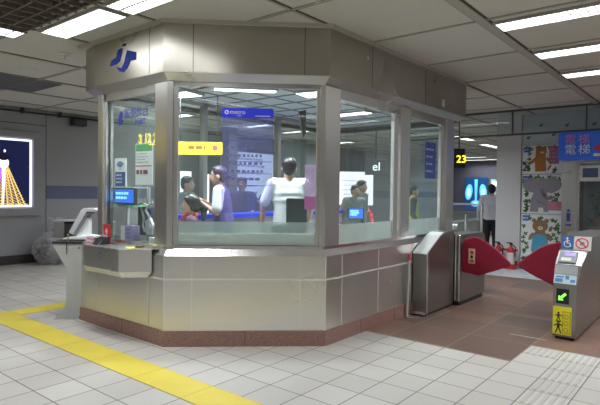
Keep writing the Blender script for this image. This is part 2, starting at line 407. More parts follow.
# dark egg-crate panel, vents, detector
eg = thing('louver_ceiling_panel', 'dark brown egg-crate ceiling panel at the top left corner', 'ceiling panel', (-2.2, -2, CZ))
MB().box(-2.86, -.4, -3.9, -1.30, CZ-.004, CZ).build('backing', mat('panel_back', (.035, .028, .022), .8), eg)
g = MB(); x = -2.86
while x < -.4: g.box(x, x+.02, -3.9, -1.30, CZ-.05, CZ-.005); x += .17
y = -3.9
while y < -1.3: g.box(-2.86, -.4, y, y+.02, CZ-.05, CZ-.005); y += .17
g.build('lattice', mat('panel_lattice', (.16, .125, .10), .7), eg)
v = thing('ceiling_vent', 'dark rectangular ceiling vent at the left edge above the lightbox', 'vent', (-6, -.2, CZ))
MB().box(-6.5, -5.33, -1.3, .3, CZ-.006, CZ-.001).build('backing', DARKG, v)
g = MB()
for i in range(14): g.box(-6.5+i*.085, -6.48+i*.085, -1.3, .3, CZ-.02, CZ-.006)
g.build('slat', GREY, v)
d = thing('smoke_detector', 'round white smoke detector on the ceiling left of the booth', 'smoke detector', (-3.5, -.58, CZ))
MB().lathe((-3.5, -.58, CZ-.05), [(.03, 0), (.05, .004), (.055, .03), (.075, .034), (.075, .05)]).build('body', WHITE, d, smooth=False)
MB().lathe((-3.5, -.58, CZ-.056), [(.012, 0), (.014, .006)], 12).build('indicator', GREY, d)
tg = MB().lathe((-4.7, -.5, CZ-.012), [(.10, 0), (.13, .012)]).lathe((-4.7, -.5, CZ-.016), [(.05, 0), (.06, .005)]).build('ceiling_speaker', PAINT, label='flat round speaker cover on the ceiling near the dark vent', category='ceiling speaker')

# ================================================================== BOOTH
booth = thing('ticket_booth', 'octagonal stainless steel station service booth with large windows and blue logo', 'booth', (-1.5, 1.5, 0))
OUT = [(-3.12, -.575), (-2.74, -.585), (-1.48, -.585), (-.30, .50), (-.30, 3.95), (-.65, 4.3), (-2.7, 4.3), (-3.12, 3.95)]
OUTF = [(-3.03, -.52)]+OUT[1:7]+[(-3.06, 3.95)]
def offset(poly, d):
    n = len(poly); out = []
    for i in range(n):
        p0, p1, p2 = Vector(poly[i-1]), Vector(poly[i]), Vector(poly[(i+1) % n])
        a = (p1-p0).normalized(); b = (p2-p1).normalized(); na = Vector((a.y, -a.x)); nb = Vector((b.y, -b.x))
        k = (na+nb).normalized(); out.append(tuple(p1+k*(d/max(.3, k.dot(na)))))
    return out
def shell(outer, inner, z0, z1, mb=None, z0i=None, z1i=None):
    """closed wall ring between two plan polygons"""
    mb = mb or MB(); n = len(outer); z0i = z0 if z0i is None else z0i; z1i = z1 if z1i is None else z1i
    V = [[mb.bm.verts.new((x, y, z)) for x, y in P] for P, z in ((outer, z0), (outer, z1), (inner, z1i), (inner, z0i))]
    for k in range(4):
        A, B = V[k], V[(k+1) % 4]
        mb._add([mb.bm.faces.new((A[i], A[(i+1) % n], B[(i+1) % n], B[i])) for i in range(n)])
    return mb
IN = offset(OUT, -.12)
shell(offset(OUT, .012), IN, 0, .155).build('plinth', GRAN, booth)
for F, us in ((FF, (.8,)), (FL, (-2.2,)), (FR, (1.15, 1.9, 2.8))):
    for u in us: MB().fbox(F, u-.003, u+.003, .0, .155, .012, .0135).build('plinth_joint', GROOVE, booth)
shell(OUT, IN, .155, .90).build('base_cladding', STEEL_L, booth)
lg = MB(); O2 = offset(OUT, -.055); n = len(OUT)
va = [lg.bm.verts.new((x, y, .90)) for x, y in OUT]; vb = [lg.bm.verts.new((x, y, .962)) for x, y in O2]; vc = [lg.bm.verts.new((x, y, .995)) for x, y in O2]
vd = [lg.bm.verts.new((x, y, .995)) for x, y in IN]; ve = [lg.bm.verts.new((x, y, .90)) for x, y in IN]
for A, B in ((va, vb), (vb, vc), (vc, vd), (vd, ve), (ve, va)):
    for i in range(n): lg.bm.faces.new((A[i], A[(i+1) % n], B[(i+1) % n], B[i]))
lg.build('sill', STEEL_P, booth)
# fine bright rail and panel seams
SEAMM = mat('bright_seam', (.80, .79, .76), .35, .3)
rl = MB()
rl.fbox(FL, -2.74, -1.48, .655, .672, 0, .006); rl.fbox(FF, 0, WF, .655, .672, 0, .006); rl.fbox(FR, .5, 3.95, .655, .672, 0, .006)
rl.build('bright_strip', SEAMM, booth)
SEAM = [(FF, .27), (FF, 1.35), (FL, -1.74), (FL, -2.735), (FR, .785), (FR, 1.52), (FR, 2.33)]
for F, u in SEAM:
    MB().fbox(F, u-.005, u+.005, .155, .90, 0, .005).build('panel_seam', SEAMM, booth)
for F, u in ((FL, -1.482), (FR, .502)): MB().fbox(F, u-.004, u+.004, .155, .90, -.002, .003).build('corner_bead', SEAMM, booth)
# fascia
FO = offset(OUTF, .03)
shell(FO, offset(OUTF, -.07), 2.70, 3.17).build('fascia', STEEL_F, booth)
shell(offset(OUTF, .026), offset(OUTF, -.06), 2.695, 2.70, z0i=2.625, z1i=2.63).build('soffit', STEEL, booth)
for F, u in ((FF, .275), (FF, 1.365), (FL, -1.70), (FR, 1.28), (FR, 2.6)): MB().fbox(F, u-.003, u+.003, 2.70, 3.17, .03, .0315).build('fascia_joint', GROOVE, booth)
MB().fbox(FR, 1.17, 1.20, 3.0, 3.03, .03, .034).build('small_plate', WPAP, booth); MB().fbox(FR, 3.10, 3.16, 2.74, 2.84, .03, .05).build('small_plate', WPAP, booth)
# roof slab / inner ceiling and inner floor
WB = -2.69   # back glass line
RO = [(-2.95, -.42), (-2.72, -.49), (-1.50, -.49), (-.40, .52), (-.40, 3.92), (-.68, 4.2), (-2.9, 4.2), (-2.95, 4.1)]
MB().plan(RO, 2.72, 2.76).build('inner_ceiling', mat('booth_ceiling', (.56, .61, .58), .7, var=.03), booth)
xmax = lambda y: min(-.45, -1.52+(y+.49)*1.09)
mb = MB(); y = -.25
while y < 3.9: mb.box(-2.65, xmax(y)-.03, y-.008, y+.008, 2.708, 2.7195); y += .45
x = -2.5
while x < -.5:
    ym_ = max(-.45, -.49+(x+1.52)/1.09+.05) if x > -1.5 else -.45
    mb.box(x-.008, x+.008, ym_, 3.9, 2.709, 2.7197); x += .45
mb.build('ceiling_grid', mat('booth_grid', (.20, .21, .20), .6), booth)
MB().plan(offset(OUT, -.13), .0, .15).build('inner_floor', CARPET, booth)
# header frame and posts (recessed from the face)
def post(F, u0, u1, z0=.995, z1=2.62, o0=-.12, o1=-.04, m_=STEEL_L): MB().fbox(F, u0, u1, z0, z1, o0, o1).build('mullion', m_, booth, bevel=.004)
post(FL, -2.79, -2.69); post(FL, -2.69, -2.65, o1=-.06)
post(FL, -1.70, -1.50); post(FF, .012, .07); post(FF, .07, .115, o1=-.07)
post(FF, 1.50, 1.535, o1=-.075); post(FF, 1.535, 1.60, o1=-.06)
post(FR, .53, .78); post(FR, 1.98, 2.08, o1=-.07); post(FR, 2.11, 2.34); post(FR, 3.34, 3.44, o1=-.07); post(FR, 3.46, 3.72)
hd = MB(); hd.fbox(FL, -2.69, -1.6, 2.54, 2.63, -.12, -.06); hd.fbox(FF, .05, 1.56, 2.585, 2.66, -.12, -.07); hd.fbox(FR, .6, 3.6, 2.52, 2.63, -.12, -.06)
hd.build('header', STEEL, booth)
def pane(F, u0, u1, z0=.99, z1=2.585, o=-.09):
    MB().fbox(F, u0, u1, z0, z1, o-.004, o+.004).build('window_pane', GLASS, booth)
pane(FL, -2.65, -1.70); pane(FF, .115, 1.50); pane(FR, .78, 1.98); pane(FR, 2.34, 3.34)
FB = xpl(WB, -1)
for u0, u1 in ((-.43, .9), (1.0, 2.4), (2.5, 3.9)): MB().box(WB-.004, WB+.004, u0, u1, 1.0, 2.6).build('window_pane', GLASS, booth)
for y in (-.47, .93, 2.43, 3.93): MB().box(WB-.04, WB+.04, y-.035, y+.035, .99, 2.72).build('mullion', STEEL, booth)
MB().box(-2.85, WB+.04, -.40, 3.9, 2.67, 2.72).build('header', STEEL, booth)
MB().box(-2.6, -.7, 4.16, 4.17, .99, 2.7).build('window_pane', GLASS, booth)
# frosted lower film
fm = MB(); fm.fbox(FF, .115, 1.50, 1.0, 1.11, -.100, -.0955); fm.fbox(FR, .78, 1.98, 1.0, 1.20, -.100, -.0955); fm.fbox(FR, 2.34, 3.34, 1.0, 1.20, -.100, -.0955)
fm.build('frosted_film', FILM, booth)
MB().fbox(FF, .115, 1.50, 1.11, 1.235, -.100, -.0955).build('hazy_film', glass('hazy_film', (.88, .93, .92), .9, .40, (.75, .80, .80)), booth)
# wave logo on the fascia (left face)
lm = MB(); o0, o1 = .03, .034
lm.fprism(FL, [(-2.419, 2.882), (-2.392, 2.94), (-2.299, 2.962), (-2.26, 3.035), (-2.182, 3.044), (-2.182, 3.008), (-2.22, 2.914), (-2.285, 2.888)], o0, o1)
lm.fprism(FL, [(-2.09, 3.006), (-1.925, 2.96), (-1.924, 2.884), (-2.029, 2.886), (-2.079, 2.822), (-2.155, 2.783), (-2.232, 2.804), (-2.298, 2.86), (-2.194, 2.831), (-2.143, 2.888), (-2.118, 2.956)], o0, o1)
lm.fprism(FL, [(-2.19, 3.06), (-2.12, 3.055), (-2.10, 3.075), (-2.16, 3.085)], o0, o1)
lm.build('emblem', mat('emblem_blue', (.006, .012, .085), .8, spec=.1), booth, label='blue wave-like metro emblem')
# counter shelf on the left face
CT = [(-2.80, -.60), (-2.575, -.83), (-1.89, -.83), (-1.66, -.60)]
MB().plan(CT, .72, .95).build('counter_shelf', STEEL_L, booth, bevel=.004)
ins = [(-2.80, -.60), (-2.60, -.78), (-1.91, -.78), (-1.73, -.60)]
mb = MB(); mb.poly_prism([(x, y, .66) for x, y in ins], [(x, y, .72) for x, y in CT]); mb.build('counter_underside', STEEL_L, booth)
MB().box(-2.69, -1.62, -.60, -.44, .95, .965).build('counter_top', STEEL_P, booth)

# ================================================================== BOOTH CONTENTS
dk = thing('staff_desk', 'pale green-grey desk running along the inside of the front glass', 'desk', (-1, 0, .15))
DI = [(-2.3, -.44), (-1.52, -.44), (-.45, .56), (-.45, 3.4), (-1.0, 3.4), (-1.0, .80), (-1.72, .12), (-2.3, .12)]
DI = [(-1.95, -.44), (-1.53, -.44), (-.45, .56), (-.45, 3.4), (-.85, 3.4), (-.85, .72), (-1.66, -.04), (-1.95, -.04)]
MB().plan(DI, 1.0, 1.04).build('desk_top', PALE, dk)
MB().plan([(-1.70, -.09), (-1.66, -.05), (-.87, .69), (-.91, .73)], .15, 1.0).build('desk_front', GREY, dk)
mb = MB(); mb.fbox(FF, .12, 1.47, 1.04, 1.12, -.15, -.12); mb.build('upstand', PALE, dk)
bc = thing('rear_counter', 'long rear counter with a bright blue edge behind the clerks', 'counter', (-2.4, 1.6, .15))
MB().box(-2.62, -2.30, .3, 3.7, 1.19, 1.24).build('counter_top', BLUEL, bc)
MB().box(-2.60, -2.36, .35, 3.65, .15, 1.19).build('cabinet_body', LGREY, bc)

def label_lines(F, u0, u1, z0, z1, rows, o, m_, parent, name='print', fill=.5, seed=1):
    rr = random.Random(seed); mb = MB(); h = (z1-z0)/rows
    for i in range(rows):
        z = z1-h*(i+.5); u = u0
        L = u0+(u1-u0)*rr.uniform(.6, 1)
        while u < L-.01:
            wd = min(rr.uniform(.3, .9)*h*fill*2.2, L-u); mb.fbox(F, u, u+wd, z-h*fill/2, z+h*fill/2, o, o+.001); u += wd+h*.25
    return mb.build(name, m_, parent)
# notice on the front glass
nt = thing('window_notice', 'tall translucent notice with blue metro header stuck on the front glass', 'notice', FF(.8, 1.31, -.08))
MB().fprism(FF, [(.55, 1.33), (1.06, 1.33), (1.06, 2.285), (.55, 2.285)], -.083, -.081).build('sheet', NOTE, nt, label='pale lilac translucent sheet')
pts = []
for cx, cz, a0 in ((1.045, 2.30, -90), (1.045, 2.36, 0), (.565, 2.36, 90), (.565, 2.30, 180)):
    for k in range(4): a = math.radians(a0+k*30); pts.append((cx+.018*math.cos(a), cz+.018*math.sin(a)))
MB().fprism(FF, pts, -.083, -.079).build('header_panel', BLUEL, nt)
text('lettering', 'metro', FF, .625, 2.318, .062, -.078, WPAP, nt)
text('small_lettering', 'taipei', FF, .70, 2.297, .022, -.078, WPAP, nt)
mb = MB(); mb.fbox(FF, .88, 1.03, 2.297, 2.305, -.079, -.078)
mb.disc(FF, .595, 2.335, .022, .022, -.079, -.078, 16); mb.build('header_mark', WPAP, nt)
MB().disc(FF, .595, 2.335, .009, .014, -.078, -.0775, 12, .6).build('mark_center', BLUEL, nt)
label_lines(FF, .60, .98, 1.63, 2.02, 5, -.0805, LILAC, nt, 'text_rows', .32, 4)
mb = MB()
for z in (2.05, 1.84, 1.72, 1.60): mb.fbox(FF, .57, 1.045, z, z+.006, -.0805, -.0795)
mb.build('rule_lines', LILAC, nt)
bl = thing('blossom_poster', 'purple translucent blossom poster on the front glass beside the right post', 'poster', FF(1.44, 1.36, -.08))
MB().fbox(FF, 1.385, 1.497, 1.50, 1.82, -.083, -.081).build('sheet', BLOSSOM, bl)
MB().fbox(FF, 1.385, 1.497, 1.37, 1.50, -.083, -.081).build('pink_foot', mat('pink_foot', (.62, .22, .52), .5), bl)
mb = MB(); rr = random.Random(3)
for i in range(26):
    a = rr.uniform(0, PI); u, z = rr.uniform(1.395, 1.475), rr.uniform(1.42, 1.8)
    mb.fprism(FF, [(u, z), (u+.003, z), (u+.03*math.cos(a)+.003, z+.03*math.sin(a)), (u+.03*math.cos(a), z+.03*math.sin(a))], -.080, -.079)
mb.build('blossom_twigs', mat('twig', (.28, .14, .36), .6), bl)
# hanging speaker in the booth
MB().fprism(FF, [(1.34, 2.42), (1.42, 2.44), (1.42, 2.20), (1.395, 2.14)], -.7, -.5).build('hanging_speaker', DARK, label='dark wedge speaker hanging inside the booth near the right front post', category='speaker')
# left window notices
FLa = frame((-.25, -.585, 0), (1, 0, 0), (0, -1, 0)); FLb = frame((-.40, -.585, 0), (1, 0, 0), (0, -1, 0))
wf = thing('wifi_notice', 'white and blue wifi notice standing behind the left window', 'notice', FLa(-2.25, 1.59, -.12))
MB().fbox(FLa, -2.37, -2.14, 1.58, 1.90, -.16, -.15).build('board', WPAP, wf)
MB().fbox(FLa, -2.355, -2.155, 1.585, 1.745, -.15, -.148).build('blue_block', mat('notice_blue', (.05, .09, .32), .5), wf)
label_lines(FLa, -2.33, -2.20, 1.61, 1.73, 3, -.1475, WPAP, wf, 'text_rows', .4, 5)
mb = MB()
for r in (.075, .052, .029):
    k = 10; a = [math.radians(40+100*i/k) for i in range(k+1)]
    for i in range(k):
        p = lambda rr_, t: (-2.255+rr_*math.cos(t), 1.775+rr_*math.sin(t))
        mb.fprism(FLa, [p(r, a[i]), p(r+.014, a[i]), p(r+.014, a[i+1]), p(r, a[i+1])], -.1475, -.147)
mb.disc(FLa, -2.255, 1.778, .011, .011, -.1475, -.147, 12); mb.build('wifi_mark', mat('wifi_ink', (.04, .10, .25), .5), wf)
gp = thing('green_header_poster', 'white poster with green header behind the left window beside the corner post', 'poster', FLa(-1.8, 1.66, -.14))
MB().fbox(FLa, -1.97, -1.66, 1.60, 2.05, -.17, -.16).build('sheet', WPAP, gp)
MB().fbox(FLa, -1.96, -1.67, 1.965, 2.04, -.16, -.158).build('header_band', GRNP, gp)
MB().fbox(FLa, -1.96, -1.67, 1.80, 1.81, -.16, -.158).build('red_rule', REDG, gp)
label_lines(FLa, -1.95, -1.68, 1.83, 1.95, 4, -.158, GREY, gp, 'text_rows', .3, 8)
label_lines(FLa, -1.95, -1.68, 1.70, 1.78, 1, -.158, mat('plum_ink', (.25, .04, .12), .5), gp, 'pictograms', .55, 9)
# monitor behind left window
def monitor(name, label, F, u0, u1, z0, z1, o, base, lines=3):
    r = thing(name, label, 'monitor', F((u0+u1)/2, base, o))
    MB().fbox(F, u0-.015, u1+.015, z0-.015, z1+.015, o-.04, o).build('casing', DARK, r, bevel=.004)
    MB().fbox(F, u0, u1, z0, z1, o, o+.002).build('screen', SCREEN, r)
    label_lines(F, u0+.02, u1-.03, z0+.03, z1-.02, lines, o+.0025, SCRT, r, 'screen_text', .55, 11)
    um = (u0+u1)/2
    MB().fbox(F, um-.02, um+.02, base+.01, z0, o-.035, o-.015).build('stand', DARKG, r)
    MB().fbox(F, um-.09, um+.09, base, base+.012, o-.11, o+.05).build('foot', DARKG, r)
    return r
sh = thing('window_shelf', 'narrow shelf rack with green edges behind the left window', 'shelf', FLa(-2.2, 1.04, -.3))
MB().fbox(FLa, -2.41, -1.98, 1.355, 1.37, -.36, -.14).build('shelf_board', mat('green_edge', (.25, .55, .35), .4), sh)
MB().fbox(FLa, -2.41, -1.98, 1.565, 1.575, -.36, -.14).build('shelf_board', mat('pale_board', (.6, .7, .62), .4), sh)
for u in (-2.41, -2.0): MB().fbox(FLa, u, u+.02, .15, 1.58, -.36, -.33).build('upright', LGREY, sh)
for u in (-2.41, -2.0): MB().fbox(FLa, u, u+.02, 1.37, 1.565, -.34, -.32).build('upright', LGREY, sh)
monitor('display_monitor', 'small bright blue screen on the shelf behind the left window', FLa, -2.39, -2.02, 1.40, 1.55, -.17, 1.37, 2)
bx = thing('leaflet_box', 'white and violet leaflet box behind the left window', 'box', FLa(-2.1, .965, -.15))
MB().fbox(FLa, -2.2, -1.97, .966, 1.15, -.22, -.13).build('carton', mat('violet_box', (.42, .38, .68), .5), bx, bevel=.004)
MB().fbox(FLa, -2.2, -2.12, .97, 1.145, -.129, -.127).build('white_panel', WPAP, bx)
label_lines(FLa, -2.1, -1.99, 1.0, 1.13, 3, -.1285, LILAC, bx, 'text_rows', .5, 13)
# clutter rack by the corner
rk = thing('equipment_rack', 'dark equipment rack with pale cables beside the corner post', 'rack', FLb(-1.8, .15, -.4))
MB().fbox(FLb, -1.95, -1.75, 1.04, 1.36, -.36, -.28).build('cabinet', DARKG, rk)
mb = MB(); rr = random.Random(5)
p = [FLb(-1.9, 1.36, -.28), FLb(-1.85, 1.30, -.27), FLb(-1.82, 1.22, -.27), FLb(-1.84, 1.15, -.27), FLb(-1.80, 1.08, -.27)]
mb.path(p, .012); p = [FLb(-1.74, 1.38, -.28), FLb(-1.78, 1.32, -.27), FLb(-1.72, 1.25, -.27), FLb(-1.70, 1.12, -.27)]; mb.path(p, .016)
mb.path([FLb(-1.95, 1.37, -.27), FLb(-1.85, 1.40, -.27), FLb(-1.74, 1.37, -.27), FLb(-1.66, 1.41, -.27)], .010)
mb.build('cable', LGREY, rk)
MB().fprism(FLb, [(-1.78, 1.05), (-1.68, 1.05), (-1.66, 1.16), (-1.72, 1.24), (-1.80, 1.20)], -.30, -.27).build('pouch', LGREY, rk)
MB().fbox(FLb, -1.80, -1.70, 1.27, 1.34, -.29, -.27).build('blue_panel', mat('dim_blue', (.03, .05, .18), .4), rk)
# blue lettering film on left glass (seen mirrored from outside)
bt = thing('blue_window_lettering', 'blue lettering stuck high on the left window, reading backwards from outside', 'window lettering', FL(-2, 2.27, -.1))
text('lettering', '台北捷運', FL, -1.87, 2.33, .115, -.084, mat('film_blue', (.03, .04, .26), .5, alpha=.75), bt, mirror=True)
text('small_lettering', 'Taipei', FL, -1.93, 2.25, .075, -.084, MATS['film_blue'], bt, mirror=True, bold=.002)
mb = MB(); mb.disc(FL, -2.40, 2.33, .04, .08, -.085, -.083, 16, -.3); mb.build('round_mark', MATS['film_blue'], bt)
# items on the counter
cd = thing('red_service_card', 'red standing card with a white emblem behind the left window corner', 'card', FL(-2.5, .965, -.1))
MB().fbox(FL, -2.545, -2.41, .966, 1.16, .02, .03).build('card', RED, cd)
MB().disc(FL, -2.478, 1.085, .022, .032, .03, .032, 14).fbox(FL, -2.505, -2.45, 1.0, 1.03, .03, .032).build('emblem', mat('card_emblem', (.85, .55, .5), .5), cd)
MB().fbox(FL, -2.545, -2.41, .955, .966, .0, .07).build('foot', RED, cd)
for i in range(4):
    o = MB().box(-2.70+.012*i, -2.54+.008*i, -.74, -.62, .95+.022*i, .971+.022*i).build('leaflet_pile', PINK if i % 2 == 0 else WPAP)
    o['label'] = ['pink leaflet pack at the bottom of the pile on the counter end', 'white leaflet pack second from the bottom of the counter pile', 'pink leaflet pack second from the top of the counter pile', 'white leaflet pack on top of the pile on the counter'][i]
    o['category'] = 'leaflets'; o['group'] = 'leaflet packs on the counter'
ph = thing('black_card_holder', 'black holder on the counter beside the pink leaflets', 'holder', (-2.46, -.68, .95))
MB().xprof([(-.76, .95), (-.62, .95), (-.62, 1.03), (-.68, 1.03)], -2.53, -2.40).build('holder_body', DARK, ph, bevel=.006)
MB().box(-2.515, -2.415, -.655, -.64, 1.025, 1.05).build('card', LGREY, ph)
sn = thing('yellow_note', 'yellow note lying on the right end of the counter', 'note', (-1.88, -.68, .95))
MB().plan([(-2.0, -.70), (-1.84, -.74), (-1.80, -.64), (-1.94, -.62)], .951, .957).build('paper', mat('yellow_paper', (.82, .80, .20), .6), sn)
pn = MB(); pn.tube((-1.84, -.66, .965), (-1.76, -.62, .972), .010, .008); pn.tube((-1.86, -.67, .963), (-1.84, -.66, .965), .003, .010)
o = pn.build('black_pen', DARK, label='black marker pen beside the yellow note on the counter', category='pen')

# ================================================================== LEFT KIOSK DESK
UK = Vector((.743, .669, 0)).normalized(); FK = frame((-3.34, -.795, 0), UK, (UK.y, -UK.x, 0))
kd = thing('side_desk', 'grey desk with cut-out white side panel at the left end of the booth', 'desk', (-3.3, -.6, 0))
prof = [(0, 0), (.335, 0), (.335, .90), (0, .90), (0, .875), (.155, .60), (.15, .22), (.13, .14), (.02, .01)]
MB().fprism(FK, prof, -.025, 0).build('side_panel', mat('desk_side', (.44, .45, .44), .5), kd, bevel=.003)
MB().fprism(FK, prof, -.78, -.755).build('side_panel', mat('desk_side', (.5, .5, .5), .5), kd, bevel=.003)
MB().fbox(FK, -.01, .335, .90, .925, -.80, .01).build('desk_top', DARK, kd, bevel=.003)
MB().fbox(FK, .31, .33, .08, .90, -.755, -.025).build('back_panel', GREY, kd)
for u, z in ((.30, .85), (.31, .03)):
    MB().disc(FK, u, z, .010, .010, 0, .004, 12).build('bolt', DARK, kd)
MB().fbox(FK, .155, .167, .78, .90, .01, .014).build('strap', DARKG, kd)
FKa = frame(FK(-.075, 0, 0), UK, FK.N); FKb = frame(FK(-.19, 0, 0), UK, FK.N)
rd = thing('document_scanner', 'white angled document camera on the desk left of the booth', 'scanner', FKa(.25, .925, -.2))
MB().fprism(FKa, [(.12, .935), (.47, .935), (.47, .965), (.42, .985), (.14, .955)], -.38, -.14).build('base', WHITE, rd, bevel=.006)
MB().fprism(FKa, [(.26, .97), (.42, .97), (.42, 1.19), (.37, 1.20), (.33, 1.13)], -.31, -.21).build('column', WHITE, rd, bevel=.008)
MB().fprism(FKa, [(.19, 1.02), (.24, .99), (.405, 1.27), (.50, 1.27), (.515, 1.295), (.49, 1.315), (.37, 1.315), (.335, 1.29)], -.36, -.16).build('head', LGREY, rd, bevel=.006)
MB().fprism(FKa, [(.245, .985), (.27, .985), (.415, 1.245), (.49, 1.25), (.49, 1.268), (.405, 1.268)], -.345, -.175).build('screen_face', GREY, rd)
cs = thing('cash_printer', 'dark grey printer box on the desk behind the document camera', 'printer', FKb(.1, .925, -.55))
MB().fbox(FKb, .0, .13, .926, 1.13, -.74, -.46).build('casing', mat('printer_grey', (.13, .13, .125), .5), cs, bevel=.008)
MB().fbox(FKb, .13, .30, .926, 1.12, -.74, -.48).build('paper_tray', DARK, cs, bevel=.005)
MB().fbox(FKb, .0, .30, 1.13, 1.15, -.74, -.46).build('lid', GREY, cs, bevel=.004)
MB().fbox(FK, -.22, -.012, .90, .925, -.80, -.42).build('desk_leaf', GREY, kd)
c2 = thing('telephone_box', 'grey box with a black front beside the leftmost booth post', 'box', FK(.5, .95, -.3))
MB().fbox(FK, .44, .58, .905, 1.14, -.52, -.34).build('casing', GREY, c2, bevel=.006)
MB().fbox(FK, .50, .555, .95, 1.12, -.34, -.335).build('front_panel', DARK, c2)
MB().fbox(FK, .335, .62, .88, .905, -.62, -.30).build('desk_leaf', GREY, kd)
sp_ = MB(); sp_.tube(FK(.15, .926, -.06), FK(.15, .99, -.06), .012, .006, 10); sp_.ball(FK(.15, 1.0, -.06), (.012, .012, .014), 10)
sp_.build('brass_stamp', mat('brass', (.45, .33, .16), .35, .8), label='small brass-coloured stamp on the front edge of the side desk', category='stamp')

# garbage bag
bg = thing('garbage_bag', 'clear plastic bag full of rubbish on the floor by the left wall', 'garbage bag', (-7.93, 1.42, 0))
rr = random.Random(21)
bm = bmesh.new(); bmesh.ops.create_icosphere(bm, subdivisions=4, radius=1)
for v_ in bm.verts:
    p = v_.co; k = 1+.10*math.sin(9*p.x+3*p.z)*math.sin(7*p.y+5*p.z)+rr.uniform(-.03, .03)
    neck = max(0, p.z); s_ = 1-.50*neck**1.5
    v_.co = Vector((-7.93+.40*p.x*k*s_, 1.42+.42*p.y*k*s_, max(.004, .34+.40*p.z*k)))
b_ = MB(); b_.bm.free(); b_.bm = bm
b_.lathe((-7.93, 1.42, .68), [(.16, 0), (.05, .06), (.09, .16), (.14, .28)], 14)
b_.build('bag_skin', BAGM, bg, smooth=True)
tb = MB()
for i in range(60):
    a = rr.uniform(0, 2*PI); r = .33*math.sqrt(rr.random()); z = rr.uniform(.05, .42)
    tb.mi = rr.choice((0, 0, 1, 2))
    e = Matrix.Rotation(rr.uniform(0, 3), 3, (rr.random(), rr.random(), 1))
    tb.ball((-7.93+r*math.cos(a), 1.42+r*math.sin(a), z+.02), (rr.uniform(.03, .08), rr.uniform(.03, .07), rr.uniform(.025, .06)), 6, e)
tb.build('rubbish', [TRASH, LGREY, DARKG], bg, kind='stuff')

# ================================================================== LEFT WALL
F_W = frame((HX0, 0, 0), (0, 1, 0), (1, 0, 0))
lb = thing('advert_lightbox', 'lit advertising lightbox showing a glowing tree-shaped light tower at night', 'lightbox', (HX0, .2, 1.1))
LY0, LY1, LZ0, LZ1 = -.75, 1.10, 1.20, 2.51
mb = MB()
for a in ((LY0-.18, LY1+.22, LZ1+.06, LZ1+.20), (LY0-.18, LY1+.22, LZ0-.22, LZ0-.06)): mb.fbox(F_W, *a, 0, .07)
for a in ((LY0-.18, LY0-.06), (LY1+.06, LY1+.22)): mb.fbox(F_W, a[0], a[1], LZ0-.06, LZ1+.06, 0, .07)
mb.build('casing', WALLM, lb, bevel=.01)
mb = MB(); t = .035
mb.fbox(F_W, LY0-t, LY1+t, LZ1, LZ1+t, 0, .05); mb.fbox(F_W, LY0-t, LY1+t, LZ0-t, LZ0, 0, .05); mb.fbox(F_W, LY1, LY1+t, LZ0, LZ1, 0, .05); mb.fbox(F_W, LY0-t, LY0, LZ0, LZ1, 0, .05)
mb.build('glowing_edge', FRAMEL, lb)
MB().fbox(F_W, LY0, LY1, LZ0, LZ1, 0, .03).build('night_picture', NIGHT, lb)
ax, az = .60, 2.20
g1, g2, g3 = MB(), MB(), MB()
def seg(mb, a, b, w_):
    a = Vector(a); b = Vector(b); d = (b-a).normalized(); nn = Vector((-d.y, d.x))*w_/2
    mb.fprism(F_W, [tuple(a-nn), tuple(b-nn), tuple(b+nn), tuple(a+nn)], .03, .033)
bot = LZ0+.02
for k in range(9):
    x0 = ax-.10+.025*k*.9; xb = ax-.47+.117*k*.93
    seg(g2 if k < 4 else g1, (x0, 1.98), (xb, bot), .018)
for r in range(13):
    z = 1.92-r*.06; t = (1.98-z)/(1.98-bot); xl = ax-.10-.38*t; xr = ax+.08+.38*t
    for k in range(10):
        a = xl+(xr-xl)*k/10; b = xl+(xr-xl)*(k+1)/10
        seg(g2 if k < 4 else g1, (a, z), (b, z-.05 if z-.05 > bot else bot), .012)
        if k % 2 == 0: seg(g2 if k < 4 else g1, (b, z), (a, max(bot, z-.05)), .010)
g1.build('gold_lights', GOLD, lb, label='golden strands on the right of the tower'); g2.build('purple_lights', PURP, lb, label='purple strands on the left of the tower')
g3.disc(F_W, ax, 2.05, .10, .11, .03, .034, 20); g3.disc(F_W, ax+.02, 2.29, .02, .03, .03, .033, 10); g3.disc(F_W, ax-.15, 2.27, .018, .022, .03, .033, 10)
g3.fprism(F_W, [(ax-.015, bot), (ax+.005, bot), (ax+.03, 1.95), (ax-.03, 1.95)], .03, .0345)
g3.build('white_lights', GLOWW, lb)
MB().disc(F_W, ax, 2.16, .10, .06, .034, .036, 20).build('dome', mat('dome_dark', (.02, .015, .05), .4), lb)
cp = MB(); cp.tube((HX0+.06, HY0+.2, 3.11), (HX0+.06, 9, 3.11), .018, .018, 10)
for y in (.95, 1.72, 3.2, 4.8): cp.box(HX0, HX0+.09, y-.02, y+.02, 3.08, 3.19)
cp.build('conduit_pipe', DARK, label='thin black conduit pipe running along the top of the left wall', category='pipe')
sb = thing('wall_speaker', 'black box hanging below the conduit on the left wall', 'speaker', (HX0+.1, 2.1, 3))
MB().box(HX0+.02, HX0+.20, 1.95, 2.26, 2.93, 3.08).build('casing', DARK, sb, bevel=.01)
MB().box(HX0+.20, HX0+.206, 1.975, 2.235, 2.95, 3.06).build('grille', DARKG, sb)
